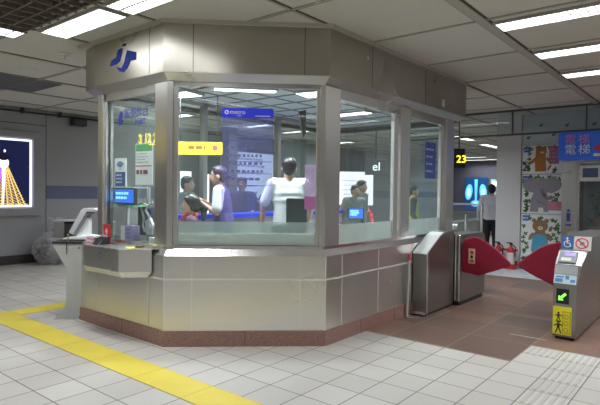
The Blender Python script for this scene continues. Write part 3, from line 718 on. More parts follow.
# lit doorway and pillars seen through the booth
dw = MB(); dw.fbox(F_W, 4.95, 5.32, .1, 2.05, 0, .02); dw.fbox(F_W, 5.62, 5.95, .9, 2.0, 0, .02)
dw.build('window_1', WLIT, kind='structure')
MB().fbox(F_W, 4.9, 6.35, .02, 2.5, -.001, .012).build('door_1', DARKG, kind='structure')
MB().box(-7.9, -7.6, 9.0, 9.3, 0, CZ).box(-7.4, -7.1, 5.5, 5.8, 0, CZ).build('wall_column', mat('green_grey', (.20, .24, .22), .4), kind='structure')
wm = thing('wall_map_board', 'large pale wall board with lines of text seen through the notice in the front glass', 'notice board', (HX0, 7.6, .8))
MB().fbox(F_W, 6.62, 8.62, .78, 2.78, .014, .05).build('frame', GREY, wm)
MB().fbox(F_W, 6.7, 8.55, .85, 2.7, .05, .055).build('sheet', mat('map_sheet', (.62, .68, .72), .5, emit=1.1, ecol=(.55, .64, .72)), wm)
label_lines(F_W, 6.85, 8.4, 1.2, 2.6, 7, .056, LILAC, wm, 'text_rows', .3, 61)
ys = thing('yellow_reflection_panel', 'long yellow panel added in the booth for a reflection in the front glass at left', 'sign', (-2.25, .45, 2.1))  # glowing panel added inside, standing in for a yellow reflection on the glass
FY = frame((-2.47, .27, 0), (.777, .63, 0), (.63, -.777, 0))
MB().fbox(FY, 0, .60, 1.987, 2.143, -.03, 0).build('panel', mat('yellow_reflection_glow', (.85, .62, .05), .4, emit=.22, ecol=(1, .60, .02)), ys)
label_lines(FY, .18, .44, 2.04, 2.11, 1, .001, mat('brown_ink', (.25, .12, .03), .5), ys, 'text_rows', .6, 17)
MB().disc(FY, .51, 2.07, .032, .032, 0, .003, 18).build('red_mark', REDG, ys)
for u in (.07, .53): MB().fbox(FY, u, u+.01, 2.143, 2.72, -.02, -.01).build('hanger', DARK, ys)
# bright notice panel and lettering seen through the right front window
wb = thing('bright_notice_board', 'bright pale notice board seen through the right window', 'notice board', (-3.6, 6.0, 1.2))
FN = frame((-3.87, 5.81, 0), (.777, .63, 0), (.63, -.777, 0))
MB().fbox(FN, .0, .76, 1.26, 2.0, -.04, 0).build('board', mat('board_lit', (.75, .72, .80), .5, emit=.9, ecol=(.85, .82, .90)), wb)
MB().fbox(FN, .06, .09, 0, 1.28, -.04, -.01).build('leg', GREY, wb)
MB().fbox(FN, .66, .69, 0, 1.28, -.04, -.01).build('leg', GREY, wb)
label_lines(FN, .06, .70, 1.45, 1.85, 4, .001, LILAC, wb, 'text_rows', .2, 19)
hs = thing('black_white_sign', 'black hanging sign with white lettering seen through the right window', 'sign', (-2.7, 5.4, 2.0))
FH = frame((-2.95, 5.2, 0), (.777, .63, 0), (.63, -.777, 0))
MB().fbox(FH, .12, .56, 1.90, 2.22, -.05, 0).build('panel', DARK, hs)
text('lettering', 'el', FH, .26, 1.99, .24, .001, WLIT, hs)
MB().fbox(FH, .32, .35, 2.22, 3.2, -.03, -.01).build('hanger', DARK, hs)
monitor('office_monitor', 'blue computer screen on the desk behind the right window', frame((-1.12, 2.12, 0), (.777, .63, 0), (.63, -.777, 0)), .0, .19, 1.2, 1.33, 0, 1.04, 3)
MB().box(-1.3, -.85, 1.5, 3.0, 1.0, 1.04).build('desk_return', PALE, dk)
MB().box(-1.28, -1.24, 1.5, 3.0, .15, 1.0).build('desk_panel', GREY, dk)
hb = thing('red_handset', 'red handset standing beside the blue computer screen', 'handset', (-.87, 2.3, 1.04))
MB().tube((-.87, 2.32, 1.04), (-.87, 2.32, 1.06), .05).build('base', DARK, hb)
MB().path([(-.87, 2.32, 1.06), (-.88, 2.33, 1.18), (-.90, 2.32, 1.27), (-.93, 2.30, 1.30)], .022).build('grip', RED, hb, smooth=True)
bp_ = thing('blue_glass_sticker', 'tall blue sticker high on the last right-hand window pane', 'sticker', FR(2.9, 2.0, -.08))
MB().fbox(FR, 2.86, 3.18, 1.75, 2.25, -.084, -.082).build('sheet', mat('sticker_blue', (.05, .09, .32), .5, alpha=.85), bp_)
label_lines(FR, 2.89, 3.15, 1.8, 2.2, 4, -.0815, LGREY, bp_, 'text_rows', .25, 23)

# ================================================================== CEILING LIGHTS IN THE BOOTH
def blight(x0, x1, y0, y1, label, rz=0.):
    c = Vector(((x0+x1)/2, (y0+y1)/2, 2.72)); root = thing('booth_light', label, 'ceiling light', c, group='lights in the booth ceiling')
    hx, hy = (x1-x0)/2, (y1-y0)/2
    R = Matrix.Rotation(rz, 3, 'Z')
    q = lambda a, b, z: c+R @ Vector((a, b, z))
    def bx_(mb, a0, a1, b0, b1, z0, z1): mb.poly_prism([q(a0, b0, z0), q(a1, b0, z0), q(a1, b1, z0), q(a0, b1, z0)], [q(a0, b0, z1), q(a1, b0, z1), q(a1, b1, z1), q(a0, b1, z1)]); return mb
    f = MB(); bx_(f, -hx-.02, -hx, -hy-.02, hy+.02, -.03, 0); bx_(f, hx, hx+.02, -hy-.02, hy+.02, -.03, 0); bx_(f, -hx, hx, -hy-.02, -hy, -.03, 0); bx_(f, -hx, hx, hy, hy+.02, -.03, 0)
    f.build('frame', RAILM, root)
    bx_(MB(), -hx, hx, -hy, hy, -.012, -.002).build('diffuser', LAMPM, root)
    tube_light(root, 2*hx, 2*hy, 2.70, rz, 4.2)
blight(-1.82, -1.12, .43, .57, 'booth light along the top of the front glass, its middle', math.radians(49))
blight(-2.45, -2.10, .10, .40, 'booth light at the upper left of the front glass', .2)
blight(-1.15, -.85, 1.0, 1.3, 'booth light at the upper right of the front glass', .2)
blight(-2.0, -1.2, 2.6, 2.8, 'booth light deeper inside behind the right windows')

# ================================================================== PEOPLE
def cap(bm, p0, p1, r0, r1, n=12):
    p0 = Vector(p0); p1 = Vector(p1); d = p1-p0
    if d.length > 1e-4:
        q = d.to_track_quat('Z', 'Y').to_matrix().to_4x4()
        bmesh.ops.create_cone(bm, cap_ends=True, segments=n, radius1=r0, radius2=r1, depth=d.length, matrix=Matrix.Translation((p0+p1)/2) @ q)
    for p, r in ((p0, r0), (p1, r1)): bmesh.ops.create_icosphere(bm, subdivisions=2, radius=r, matrix=Matrix.Translation(p))
def ell(bm, c, rad, rx=0.):
    bmesh.ops.create_icosphere(bm, subdivisions=3, radius=1, matrix=Matrix.Translation(Vector(c)) @ Matrix.Rotation(rx, 4, 'X') @ Matrix.Diagonal((*rad, 1)))
def blob(name, items, voxel, mats, parent, smooth=4, **tags):
    bm = bmesh.new()
    for it in items:
        if it[0] == 'c': cap(bm, *it[1:])
        else: ell(bm, *it[1:])
    me = bpy.data.meshes.new(name+'_raw'); bm.to_mesh(me); bm.free()
    t = bpy.data.objects.new(name+'_t', me); COL.objects.link(t)
    md = t.modifiers.new('r', 'REMESH'); md.mode = 'VOXEL'; md.voxel_size = voxel; md.use_smooth_shade = True
    if smooth: s_ = t.modifiers.new('s', 'SMOOTH'); s_.iterations = smooth; s_.factor = .5
    dg = bpy.context.evaluated_depsgraph_get(); dg.update()
    m2 = bpy.data.meshes.new_from_object(t.evaluated_get(dg)); bpy.data.objects.remove(t); bpy.data.meshes.remove(me)
    m2.materials.clear(); m2.materials.append(mats)
    for p in m2.polygons: p.use_smooth = True
    o = bpy.data.objects.new(name, m2); COL.objects.link(o); o.parent = parent
    for k, v in tags.items(): o[k] = v
    return o

def hand(items, w_, d, side, up=Vector((0, 0, 1))):
    """palm at wrist w_ pointing along d, fingers curled slightly towards -up"""
    w_ = Vector(w_); d = Vector(d).normalized(); a = d.cross(up).normalized(); nrm = a.cross(d).normalized()
    items.append(('c', w_, w_+d*.05, .024, .026))
    for i, (k, L) in enumerate(((-.030, .066), (-.010, .076), (.010, .071), (.029, .056))):
        for kk in (-.5, 0): pass
        b0 = w_+d*.045+a*k*.7; b1 = w_+d*.085+a*k; b2 = b1+d*L*.5-nrm*.008; b3 = b2+d*L*.38-nrm*.022
        items += [('c', b0, b1, .015, .012), ('c', b1, b2, .0095, .009), ('c', b2, b3, .009, .0075)]
    t0 = w_+d*.02+a*side*.022; t1 = t0+d*.035+a*side*.028-nrm*.008; t2 = t1+d*.032+a*side*.004-nrm*.01
    items += [('c', t0, t1, .014, .011), ('c', t1, t2, .011, .009)]

def person(label, loc, face_deg, H=1.7, arms=None, sit=False, top='shirt', topm=SHIRT, legm=NAVY, hair='short', hairm=HAIR, vox=.009, vest=None, scarf=None, lean=0., group=None, sex='m', hands=True, look=0.):
    k = H/1.7; root = thing('person', label, 'person', loc, math.radians(face_deg))
    if group: root['group'] = group
    V = lambda x, y, z: Vector((x, y, z))*k
    hipz = .92 if not sit else .61; dz = hipz-.92
    ln = lambda x, y, z: V(x, y+lean*max(0, z-.92), z+dz)      # torso points, +y is forward
    sw = .185 if sex == 'm' else .165
    sh_ = [ln(s*sw, 0, 1.40) for s in (-1, 1)]
    A = arms or [((-.26, -.02, 1.12), (-.27, .10, .88)), ((.26, -.02, 1.12), (.27, .10, .88))]
    el = [ln(*A[i][0]) for i in (0, 1)]; wr = [ln(*A[i][1]) for i in (0, 1)]
    hip = [V(s*.09, 0, hipz-.02) for s in (-1, 1)]
    if sit: kn = [V(s*.11, .42, hipz+.02) for s in (-1, 1)]; an = [V(s*.11, .40, .09) for s in (-1, 1)]
    else: kn = [V(s*.095, .02, .50) for s in (-1, 1)]; an = [V(s*.10, -.01, .09) for s in (-1, 1)]
    hc = ln(0, .015, 1.585); r = k
    R3 = Matrix.Rotation(look, 3, 'Z')
    hp = lambda x, y, z: hc+R3 @ V(x, y, z)
    I = []
    # head, face, neck
    I += [('e', hp(0, -.008, .022), (.077*r, .094*r, .094*r)), ('e', hp(0, .022, -.035), (.058*r, .070*r, .075*r)), ('c', hp(0, .062, -.085), hp(0, .050, -.080), .024*r, .028*r)]
    I += [('c', hp(0, .088, .005), hp(0, .105, -.022), .010*r, .014*r), ('c', hp(-.020, .082, -.054), hp(.020, .082, -.054), .010*r, .010*r)]
    I += [('e', hp(s*.080, -.008, -.012), (.012*r, .020*r, .032*r)) for s in (-1, 1)]
    I += [('c', hp(0, -.018, -.06), ln(0, -.01, 1.42), .052*r, .058*r)]
    # trunk
    def torso(g):
        kx = 1 if sex == 'm' else .88; out = []
        for z, w_, q in ((1.37, .105, .088), (1.30, .088, .104), (1.22, .074, .110), (1.14, .062, .108), (1.06, .056, .106), (.99, .060, .110), (.94, .064, .116)):
            out.append(('c', ln(-w_*kx, 0, z), ln(w_*kx, 0, z), (q+g)*r, (q+g)*r))
        for (z0, w0, q0), (z1, w1, q1) in zip(((1.37, .105, .088), (1.14, .062, .108)), ((1.14, .062, .108), (.94, .064, .116))):
            for sgn in (-1, 0, 1): out.append(('c', ln(sgn*w0*kx, 0, z0), ln(sgn*w1*kx, 0, z1), (q0+g)*r, (q1+g)*r))
        return out
    I += [('c', sh_[0], sh_[1], .062*r, .062*r), ('e', V(0, 0, hipz+.03), (.155*r, .11*r, .12*r))]+torso(-.016)
    for i in (0, 1):
        I += [('c', sh_[i], el[i], .050*r, .038*r), ('c', el[i], wr[i], .038*r, .024*r), ('c', hip[i], kn[i], .088*r, .056*r), ('c', kn[i], an[i], .055*r, .036*r)]
        d = (wr[i]-el[i]).normalized()
        if hands: hand(I, wr[i], d, 1 if i == 0 else -1, Vector((0, 0, 1)) if abs(d.z) < .8 else Vector((0, 1, 0)))
        else: I.append(('c', wr[i], wr[i]+d*.1*k, .028*k, .018*k))
        I += [('c', an[i]-V(0, .03, .05), an[i]+V(0, .14, -.06), .035*r, .028*r)]
    blob('body', I, vox, SKIN, root, 3)
    # face details
    mb = MB()
    for s in (-1, 1): mb.ball(hp(s*.030, .083, .012), (.014*k, .008*k, .007*k), 10)
    mb.build('eyes', WPAP, None).parent = root
    mb = MB()
    for s in (-1, 1):
        mb.ball(hp(s*.030, .089, .012), (.006*k, .004*k, .006*k), 8); mb.ball(hp(s*.030, .087, .036), (.018*k, .006*k, .0035*k), 8)
    mb.build('eyebrows', HAIR, None).parent = root
    MB().ball(hp(0, .090, -.054), (.020*k, .006*k, .006*k), 10).build('lips', mat('lips', (.45, .14, .13), .5), None).parent = root
    # hair
    Hh = [('e', hp(0, -.022, .042), (.088*r, .098*r, .092*r)), ('e', hp(0, -.055, -.005), (.078*r, .062*r, .085*r))]
    if hair == 'short': Hh += [('c', hp(-.05, .045, .088), hp(.05, .045, .088), .024*r, .024*r)]
    if hair == 'bun': Hh += [('e', hp(0, -.125, .0), (.045*r, .045*r, .045*r)), ('c', hp(-.04, .04, .085), hp(.04, .04, .085), .028*r, .028*r)]
    if hair == 'ponytail': Hh += [('c', hp(0, -.10, .02), hp(0, -.16, -.04), .040*r, .045*r), ('c', hp(0, -.16, -.04), hp(0, -.15, -.17), .045*r, .022*r), ('c', hp(-.045, .045, .078), hp(.045, .045, .078), .026*r, .026*r), ('c', hp(-.075, .0, .02), hp(-.078, -.03, -.05), .020*r, .018*r), ('c', hp(.075, .0, .02), hp(.078, -.03, -.05), .020*r, .018*r)]
    if hair == 'bob': Hh += [('e', hp(0, -.04, -.03), (.092*r, .075*r, .11*r)), ('c', hp(-.04, .05, .082), hp(.04, .05, .082), .026*r, .026*r)]
    blob('hair', Hh, vox, hairm, root, 2)
    # clothing
    T = [('c', sh_[0], sh_[1], .074*r, .074*r), ('e', V(0, 0, hipz+.02), (.172*r, .128*r, .10*r)), ('c', ln(-.05, -.01, 1.43), ln(.05, -.01, 1.43), .052*r, .052*r)]+torso(0)
    for i in (0, 1):
        if top == 'long': T += [('c', sh_[i], el[i], .068*r, .056*r), ('c', el[i], el[i].lerp(wr[i], .92), .056*r, .038*r)]
        else: T += [('c', sh_[i], sh_[i].lerp(el[i], .78), .070*r, .066*r)]
    blob({'long': 'jacket', 'shirt': 'shirt'}[top], T, vox, topm, root, 12)
    if vest is not None:
        W = [('c', sh_[0]*.86+sh_[1]*.14, sh_[1]*.86+sh_[0]*.14, .080*r, .080*r), ('e', V(0, 0, hipz+.03), (.178*r, .134*r, .10*r))]+torso(.010)
        blob('vest', W, vox, vest, root, 12)
    if scarf is not None:
        blob('scarf', [('c', ln(-.04, .04, 1.475), ln(.04, .04, 1.475), .036*r, .036*r), ('c', ln(-.04, -.05, 1.475), ln(.04, -.05, 1.475), .034*r, .034*r), ('c', ln(.02, .085, 1.46), ln(.05, .12, 1.40), .026*r, .016*r)], vox, scarf, root, 2)
    Lg = [('e', V(0, 0, hipz), (.168*r, .124*r, .12*r))]
    for i in (0, 1): Lg += [('c', hip[i], kn[i], .104*r, .074*r), ('c', kn[i], an[i]+V(0, 0, .02), .072*r, .056*r)]
    blob('trousers', Lg, vox, legm, root, 8)
    for i in (0, 1):
        blob('shoe', [('c', an[i]+V(0, -.045, -.045), an[i]+V(0, .15, -.055), .044*r, .034*r)], .008, DARK, root, 1)
    return root

FACE_L = 129.3   # turned towards image left
person('seated clerk with black ponytail and red scarf behind the front glass, facing left', (-1.86, .06, .15), FACE_L+8, 1.64, sit=True, sex='f', hair='ponytail', top='long', topm=PLUM, scarf=mat('red_scarf', (.75, .10, .07), .7), vox=.008, arms=[((-.22, .06, 1.14), (-.14, .30, 1.06)), ((.22, .06, 1.14), (.14, .30, 1.06))])
person('standing clerk in white blouse and purple vest, facing left with hands raised', (-1.95, .64, .15), FACE_L, 1.69, sex='f', hair='bun', topm=SHIRT, vest=VEST, vox=.008, hairm=mat('dark_violet_hair', (.022, .016, .05), .5), arms=[((-.22, .04, 1.14), (-.08, .24, 1.26)), ((.22, .04, 1.14), (.05, .25, 1.28))], lean=.10)
person('man in a white short-sleeved shirt seen from behind in the booth', (-1.28, 1.06, .15), 44, 1.80, vox=.008, arms=[((-.29, -.02, 1.14), (-.30, .04, .90)), ((.27, .03, 1.13), (.24, .20, .98))])
person('man in a white shirt and black trousers standing beside the white pillar', (-1.40, 8.43, 0), 20, 1.76, vox=.012, top='long', topm=mat('pale_shirt', (.62, .64, .72), .8), hands=True)
person('passenger in a grey jacket waiting behind the booth at left', (-3.75, 1.50, 0), -60, 1.76, top='long', topm=GREYC, vox=.014, hands=False)
person('passenger in a blue jacket seen through the left half of the notice', (-3.98, 2.92, 0), -140, 1.78, top='long', topm=mat('blue_jacket', (.06, .07, .20), .8), vox=.014, hands=False)
person('passenger in a dark green jacket seen through the right half of the notice', (-5.2, 5.0, 0), -150, 1.70, top='long', topm=mat('dark_green', (.05, .08, .06), .8), vox=.014, hair='bob', hands=False)
person('passenger in a pale grey jacket leaning at the rear counter, left of the blue screen', (-2.88, 4.85, 0), -120, 1.68, top='long', topm=mat('pale_grey_cloth', (.30, .31, .32), .8), vox=.014, hands=False, lean=.2)
person('passenger in an olive jacket behind the blue screen in the right window', (-2.97, 5.32, 0), -80, 1.78, top='long', topm=mat('olive', (.12, .13, .10), .8), vox=.014, hands=False)
person('worker in a yellow-green safety vest seen through the last right window', (-2.2, 6.1, 0), -60, 1.70, top='long', topm=NAVY, vest=HIVIS, vox=.014, hands=False)

# office chair in the booth
oc = thing('office_chair', 'black office chair with a tall rectangular back in front of the man in white', 'chair', (-1.0, .83, .15), math.radians(44))
def loc(o): o.parent = oc; return o
mb = MB(); mb.box(-.10, .13, -.20, -.155, .98, 1.325); loc(mb.build('backrest', mat('chair_black', (.012, .016, .018), .7), bevel=.015))
mb = MB(); mb.box(-.20, .22, -.17, .22, .66, .74); loc(mb.build('seat', MATS['chair_black'], bevel=.02))
mb = MB(); mb.box(-.03, .03, -.215, -.19, .64, 1.05); mb.box(-.03, .03, -.2, .05, .63, .66); loc(mb.build('back_support', DARKG))
mb = MB(); mb.tube((0, 0, .08), (0, 0, .64), .025); loc(mb.build('column', DARKG))
mb = MB(); mb.path([(-.25, .05, .70), (-.27, .05, .88), (-.27, -.12, .90)], .015); loc(mb.build('armrest', DARK))
mb = MB(); mb.path([(.27, .05, .70), (.29, .05, .88), (.29, -.12, .90)], .015); loc(mb.build('armrest', DARK))
for i in range(5):
    a = 2*PI*i/5; mb = MB(); mb.tube((0, 0, .10), (.26*math.cos(a), .26*math.sin(a), .07), .022, .014, 10); lg_ = loc(mb.build('leg', DARKG))
    mb = MB(); mb.ball((.26*math.cos(a), .26*math.sin(a), .03), (.028, .028, .028), 10); w_ = mb.build('caster', DARK); w_.parent = lg_
st = thing('clerk_stool', 'grey stool under the seated clerk with the ponytail', 'stool', (-1.86, .06, .15))
MB().lathe((-1.86, .06, .62), [(.10, 0), (.16, .01), (.17, .03), (.15, .045)]).build('seat', DARKG, st)
MB().tube((-1.86, .06, .17), (-1.86, .06, .62), .03).build('column', GREY, st)
MB().lathe((-1.86, .06, .15), [(.20, 0), (.19, .02), (.04, .04)]).build('base', GREY, st)

# ================================================================== FARE GATES (left)
gl = thing('fare_gate', 'left fare gate of dark steel with sloped polished top, beside the booth', 'fare gate', (-.18, 3.2, 0), group='fare gates')
YP = [(2.36, .03), (2.36, .77), (2.39, .80), (2.74, .985), (2.86, 1.02), (3.0, 1.035), (3.18, 1.035), (3.18, .03)]
MB().xprof(YP, -.288, -.09).build('cabinet', STEEL_D, gl, bevel=.004)
SL = [(2.362, .775), (2.39, .803), (2.74, .988), (2.86, 1.023), (2.86, 1.031), (2.735, .997), (2.38, .812), (2.35, .78)]
MB().xprof(SL, -.286, -.092).build('sloped_top', mat('slope_steel', (.78, .78, .78), .4, .45), gl)
MB().box(-.092, -.082, 2.352, 2.372, .03, .775).build('edge_strip', STEEL_P, gl)
mb = MB(); mb.box(-.275, -.10, 2.30, 2.36, .02, .05); mb.build('foot_plate', STEEL_P, gl)
MB().box(-.27, -.11, 2.38, 3.16, 0, .03).build('kick_base', DARK, gl)
for x, y0 in ((-.085, 3.19), (-.035, 3.19)):
    MB().box(x, x+.026, y0, y0+.03, .06, .985).build('door_post', STEEL_P, gl, bevel=.008)
pr_ = []
for i in range(9): a = PI/2*i/8; pr_.append((4.15-.12+.12*math.sin(a), .86+.12*math.cos(a)))
MB().xprof([(3.22, .06), (3.22, .98)]+pr_+[(4.15, .06)], -.285, -.005).build('rear_cabinet', STEEL_D, gl, bevel=.004)
MB().box(-.27, -.02, 3.24, 4.1, 0, .06).build('kick_base', DARK, gl)
FG = ypl(3.26)
def flap(pts, F, o0, o1, parent):
    MB().fprism(F, pts, o0, o1).build('flap', REDF, parent, bevel=.012)
LF = [(.002, .469), (.119, .458), (.232, .442), (.422, .518), (.621, .605), (.652, .634), (.632, .671), (.478, .808), (.335, .905), (.226, .955), (.13, .962), (.045, .93), (.002, .87)]
flap(LF, FG, -.02, .02, gl)
mb = MB(); mb.fbox(FG, .095, .185, .60, .80, .02, .022); mb.build('warning_sticker', mat('sticker_cream', (.75, .62, .38), .5), gl)
mb = MB(); mb.disc(FG, .14, .75, .028, .028, .022, .0235, 14); mb.fbox(FG, .11, .17, .615, .65, .022, .0235); mb.build('sticker_red_mark', REDG, gl)
mb = MB(); mb.disc(FG, .14, .69, .018, .024, .022, .0235, 12); mb.build('sticker_figure', BLACK, gl)
# cross-lane twin
grt = thing('fare_gate', 'right wheelchair-marked fare gate with yellow warning sign and green arrow', 'fare gate', (1.48, 3.2, 0), group='fare gates')
X0, X1 = 1.372, 1.60
YR = [(2.36, .03), (2.36, .60), (2.43, .79), (2.60, .925), (2.66, .95), (2.70, 1.085), (2.78, 1.09), (3.5, 1.09), (4.25, 1.08), (4.25, .03)]
MB().poly_prism([(X0, y, z) for y, z in YR], [(X1+.075*max(0, (z-.6)/.48), y, z) for y, z in YR]).build('cabinet', STEEL_D, grt, bevel=.004)
MB().box(X0+.02, X1-.02, 2.40, 4.2, 0, .03).build('kick_base', DARK, grt)
GFR = ypl(2.36)
MB().fbox(GFR, X0+.004, X0+.186, .055, .355, 0, .004).build('warning_sign', YELS, grt, label='yellow warning sign with black figures')
mb = MB(); o0, o1 = .004, .006
def fig(mb, F, u, z, s_, o0, o1):
    mb.disc(F, u, z+.055*s_, .012*s_, .012*s_, o0, o1, 12)
    mb.fprism(F, [(u-.014*s_, z+.04*s_), (u+.014*s_, z+.04*s_), (u+.010*s_, z), (u-.010*s_, z)], o0, o1)
    mb.fprism(F, [(u-.010*s_, z), (u, z), (u-.018*s_, z-.05*s_), (u-.030*s_, z-.05*s_)], o0, o1)
    mb.fprism(F, [(u, z), (u+.010*s_, z), (u+.030*s_, z-.05*s_), (u+.018*s_, z-.05*s_)], o0, o1)
    mb.fprism(F, [(u-.012*s_, z+.04*s_), (u-.006*s_, z+.033*s_), (u-.036*s_, z+.012*s_), (u-.042*s_, z+.020*s_)], o0, o1)
    mb.fprism(F, [(u+.012*s_, z+.04*s_), (u+.006*s_, z+.033*s_), (u+.036*s_, z+.018*s_), (u+.042*s_, z+.026*s_)], o0, o1)
fig(mb, GFR, X0+.060, .235, .9, o0, o1); fig(mb, GFR, X0+.060, .125, 1.15, o0, o1)
mb.build('figures', BLACK, grt)
mb = MB()
for (u0, u1, z0, z1) in ((.100, .175, .07, .075), (.100, .175, .30, .305), (.100, .105, .07, .305), (.172, .177, .07, .305)): mb.fbox(GFR, X0+u0, X0+u1, z0, z1, o0, o1)
for (u, z) in ((.135, .25), (.135, .18), (.135, .11)):
    for i in range(12):
        a, b = 2*PI*i/12, 2*PI*(i+1)/12; c_ = lambda r_, t: (X0+u+r_*math.cos(t), z+r_*math.sin(t))
        mb.fprism(GFR, [c_(.019, a), c_(.024, a), c_(.024, b), c_(.019, b)], o0, o1)
mb.build('outline_marks', mat('dim_ink', (.30, .27, .03), .5), grt)
MB().fbox(GFR, X0+.034, X0+.158, .385, .545, 0, .004).build('indicator_panel', BLACK, grt)
ar = MB(); uc, zc = X0+.094, .465
ar.fprism(GFR, [(uc-.040, zc-.045), (uc+.012, zc-.040), (uc-.004, zc-.022), (uc+.040, zc+.020), (uc+.022, zc+.038), (uc-.020, zc-.006), (uc-.036, zc+.010)], .004, .006)
ar.build('green_arrow', LED, grt)
# sloped console panels
def slope_frame(y0, z0, y1, z1):
    d = Vector((0, y1-y0, z1-z0)); L = d.length; d.normalize(); nrm = Vector((0, -d.z, d.y))
    def F(u, t, o=0.): return Vector((u, y0, z0))+d*t+nrm*o
    F.U = Vector((1, 0, 0)); F.L = L; F.d = d; F.N = nrm
    return F
F1 = slope_frame(2.36, .60, 2.43, .79); F2 = slope_frame(2.43, .79, 2.60, .925); F3 = slope_frame(2.66, .95, 2.70, 1.085)
def sbox(F, u0, u1, t0, t1, o0, o1, mb=None):
    mb = mb or MB(); q = [(u0, t0), (u1, t0), (u1, t1), (u0, t1)]
    return mb.poly_prism([F(u, t, o0) for u, t in q], [F(u, t, o1) for u, t in q])
sbox(F1, X0+.004, X1-.006, .0, .10, .001, .004).build('instruction_label', mat('label_pale', (.62, .74, .84), .4), grt)
mb = MB(); sbox(F1, X0+.015, X0+.09, .015, .055, .004, .0055, mb); sbox(F1, X0+.115, X0+.15, .05, .09, .004, .0055, mb); sbox(F1, X0+.165, X0+.21, .02, .05, .004, .0055, mb); sbox(F1, X0+.02, X0+.10, .065, .08, .004, .0055, mb)
mb.build('label_print', mat('label_blue', (.10, .30, .58), .4), grt)
sbox(F1, X0+.002, X1-.002, .105, F1.L, .001, .008).build('card_tray', mat('tray_steel', (.55, .56, .58), .3, .5), grt)
sbox(F2, X0+.002, X1+.02, .0, F2.L, .001, .010).build('reader_plate', mat('plate_steel', (.50, .51, .54), .35, .5), grt)
sbox(F2, X0+.02, X1-.03, .02, .19, .010, .028).build('card_reader', GREY, grt, bevel=.006)
sbox(F2, X0+.07, X1-.05, .12, .17, .028, .030).build('display', LCD, grt)
sbox(F2, X0+.05, X0+.15, .04, .09, .028, .031).build('ticket_slot', mat('slot_pale', (.62, .64, .55), .4), grt)
sbox(F3, X0+.0, X0+.128, -.012, F3.L+.004, .001, .006).build('wheelchair_sign', mat('access_blue', (.05, .13, .36), .5), grt)
sbox(F3, X0+.128, X1+.072, -.012, F3.L+.004, .001, .006).build('no_entry_sign', mat('sign_pale', (.72, .68, .66), .5), grt)
mb = MB(); S3 = lambda pts, mb=mb: mb.poly_prism([F3(X0+.004+u*1.26, t*1.22-.004, .006) for u, t in pts], [F3(X0+.004+u*1.26, t*1.22-.004, .008) for u, t in pts])
ci = lambda u, t, r, n=12: [(u+r*math.cos(2*PI*i/n), t+r*math.sin(2*PI*i/n)) for i in range(n)]
S3(ci(.044, .098, .009)); S3([(.040, .09), (.048, .09), (.050, .05), (.042, .05)]); S3([(.044, .057), (.070, .057), (.070, .050), (.044, .050)]); S3([(.063, .057), (.070, .057), (.080, .024), (.072, .024)]); S3([(.046, .078), (.064, .078), (.064, .072), (.046, .072)])
for i in range(14):
    a, b = math.radians(110+i*17), math.radians(110+(i+1)*17); p = lambda r, t: (.050+r*math.cos(t), .046+r*math.sin(t)); S3([p(.026, a), p(.032, a), p(.032, b), p(.026, b)])
mb.build('wheelchair_symbol', WPAP, grt)
mb = MB(); S4 = lambda pts: mb.poly_prism([F3(X0+.004+u*1.26, t*1.22-.004, .006) for u, t in pts], [F3(X0+.004+u*1.26, t*1.22-.004, .0085) for u, t in pts])
for i in range(24):
    a, b = 2*PI*i/24, 2*PI*(i+1)/24; p = lambda r, t: (.163+r*1.05*math.cos(t), .058+r*math.sin(t)); S4([p(.040, a), p(.050, a), p(.050, b), p(.040, b)])
S4([(.122, .092), (.130, .100), (.204, .024), (.196, .016)])
mb.build('prohibition_ring', REDG, grt)
mb = MB(); mb.poly_prism([F3(X0+.004+u*1.26, t*1.22-.004, .006) for u, t in ((.145, .04), (.185, .045), (.180, .07), (.15, .075))], [F3(X0+.004+u*1.26, t*1.22-.004, .0075) for u, t in ((.145, .04), (.185, .045), (.180, .07), (.15, .075))]); mb.build('sign_drawing', GREY, grt)
FG2 = ypl(3.26)
RF = [(.739, .642), (.751, .669), (.904, .807), (1.0, .885), (1.104, .934), (1.217, .965), (1.368, .967), (1.368, .33), (1.145, .43), (.91, .532), (.758, .612)]
flap(RF, FG2, -.02, .02, grt)

# stanchion
sp0 = thing('barrier_post', 'slim white post with a red cap between booth and left gate', 'post', (-.26, 2.17, 0))
MB().tube((-.262, 2.17, .012), (-.245, 2.17, .71), .016).build('pole', mat('post_white', (.62, .60, .58), .4), sp0, smooth=False)
MB().tube((-.245, 2.17, .71), (-.243, 2.17, .79), .019).build('cap', mat('cap_red', (.70, .05, .10), .4), sp0)
MB().box(-.285, -.14, 2.11, 2.24, 0, .012).build('foot_plate', STEEL_P, sp0, bevel=.003)

# glass barrier beyond the booth
gbx = thing('glass_barrier', 'low clear glass barrier with steel frame between the booth and the rear gates', 'barrier', (-.6, 4.75, 0))
FBQ = ypl(4.75)
MB().fbox(FBQ, -.86, -.30, .76, 1.36, -.006, .006).build('glass_panel', GLASS_T, gbx)
mb = MB(); mb.fbox(FBQ, -.90, -.86, 0, 1.38, -.02, .02); mb.fbox(FBQ, -.56, -.53, .76, 1.2, -.02, .02); mb.fbox(FBQ, -.30, -.27, 0, 1.38, -.02, .02); mb.build('upright', STEEL, gbx)
MB().fbox(FBQ, -.86, -.30, 1.36, 1.385, -.02, .02).build('top_rail', STEEL, gbx)
MB().fbox(FBQ, -.86, -.30, .05, .76, -.02, .02).build('lower_panel', STEEL_D, gbx)

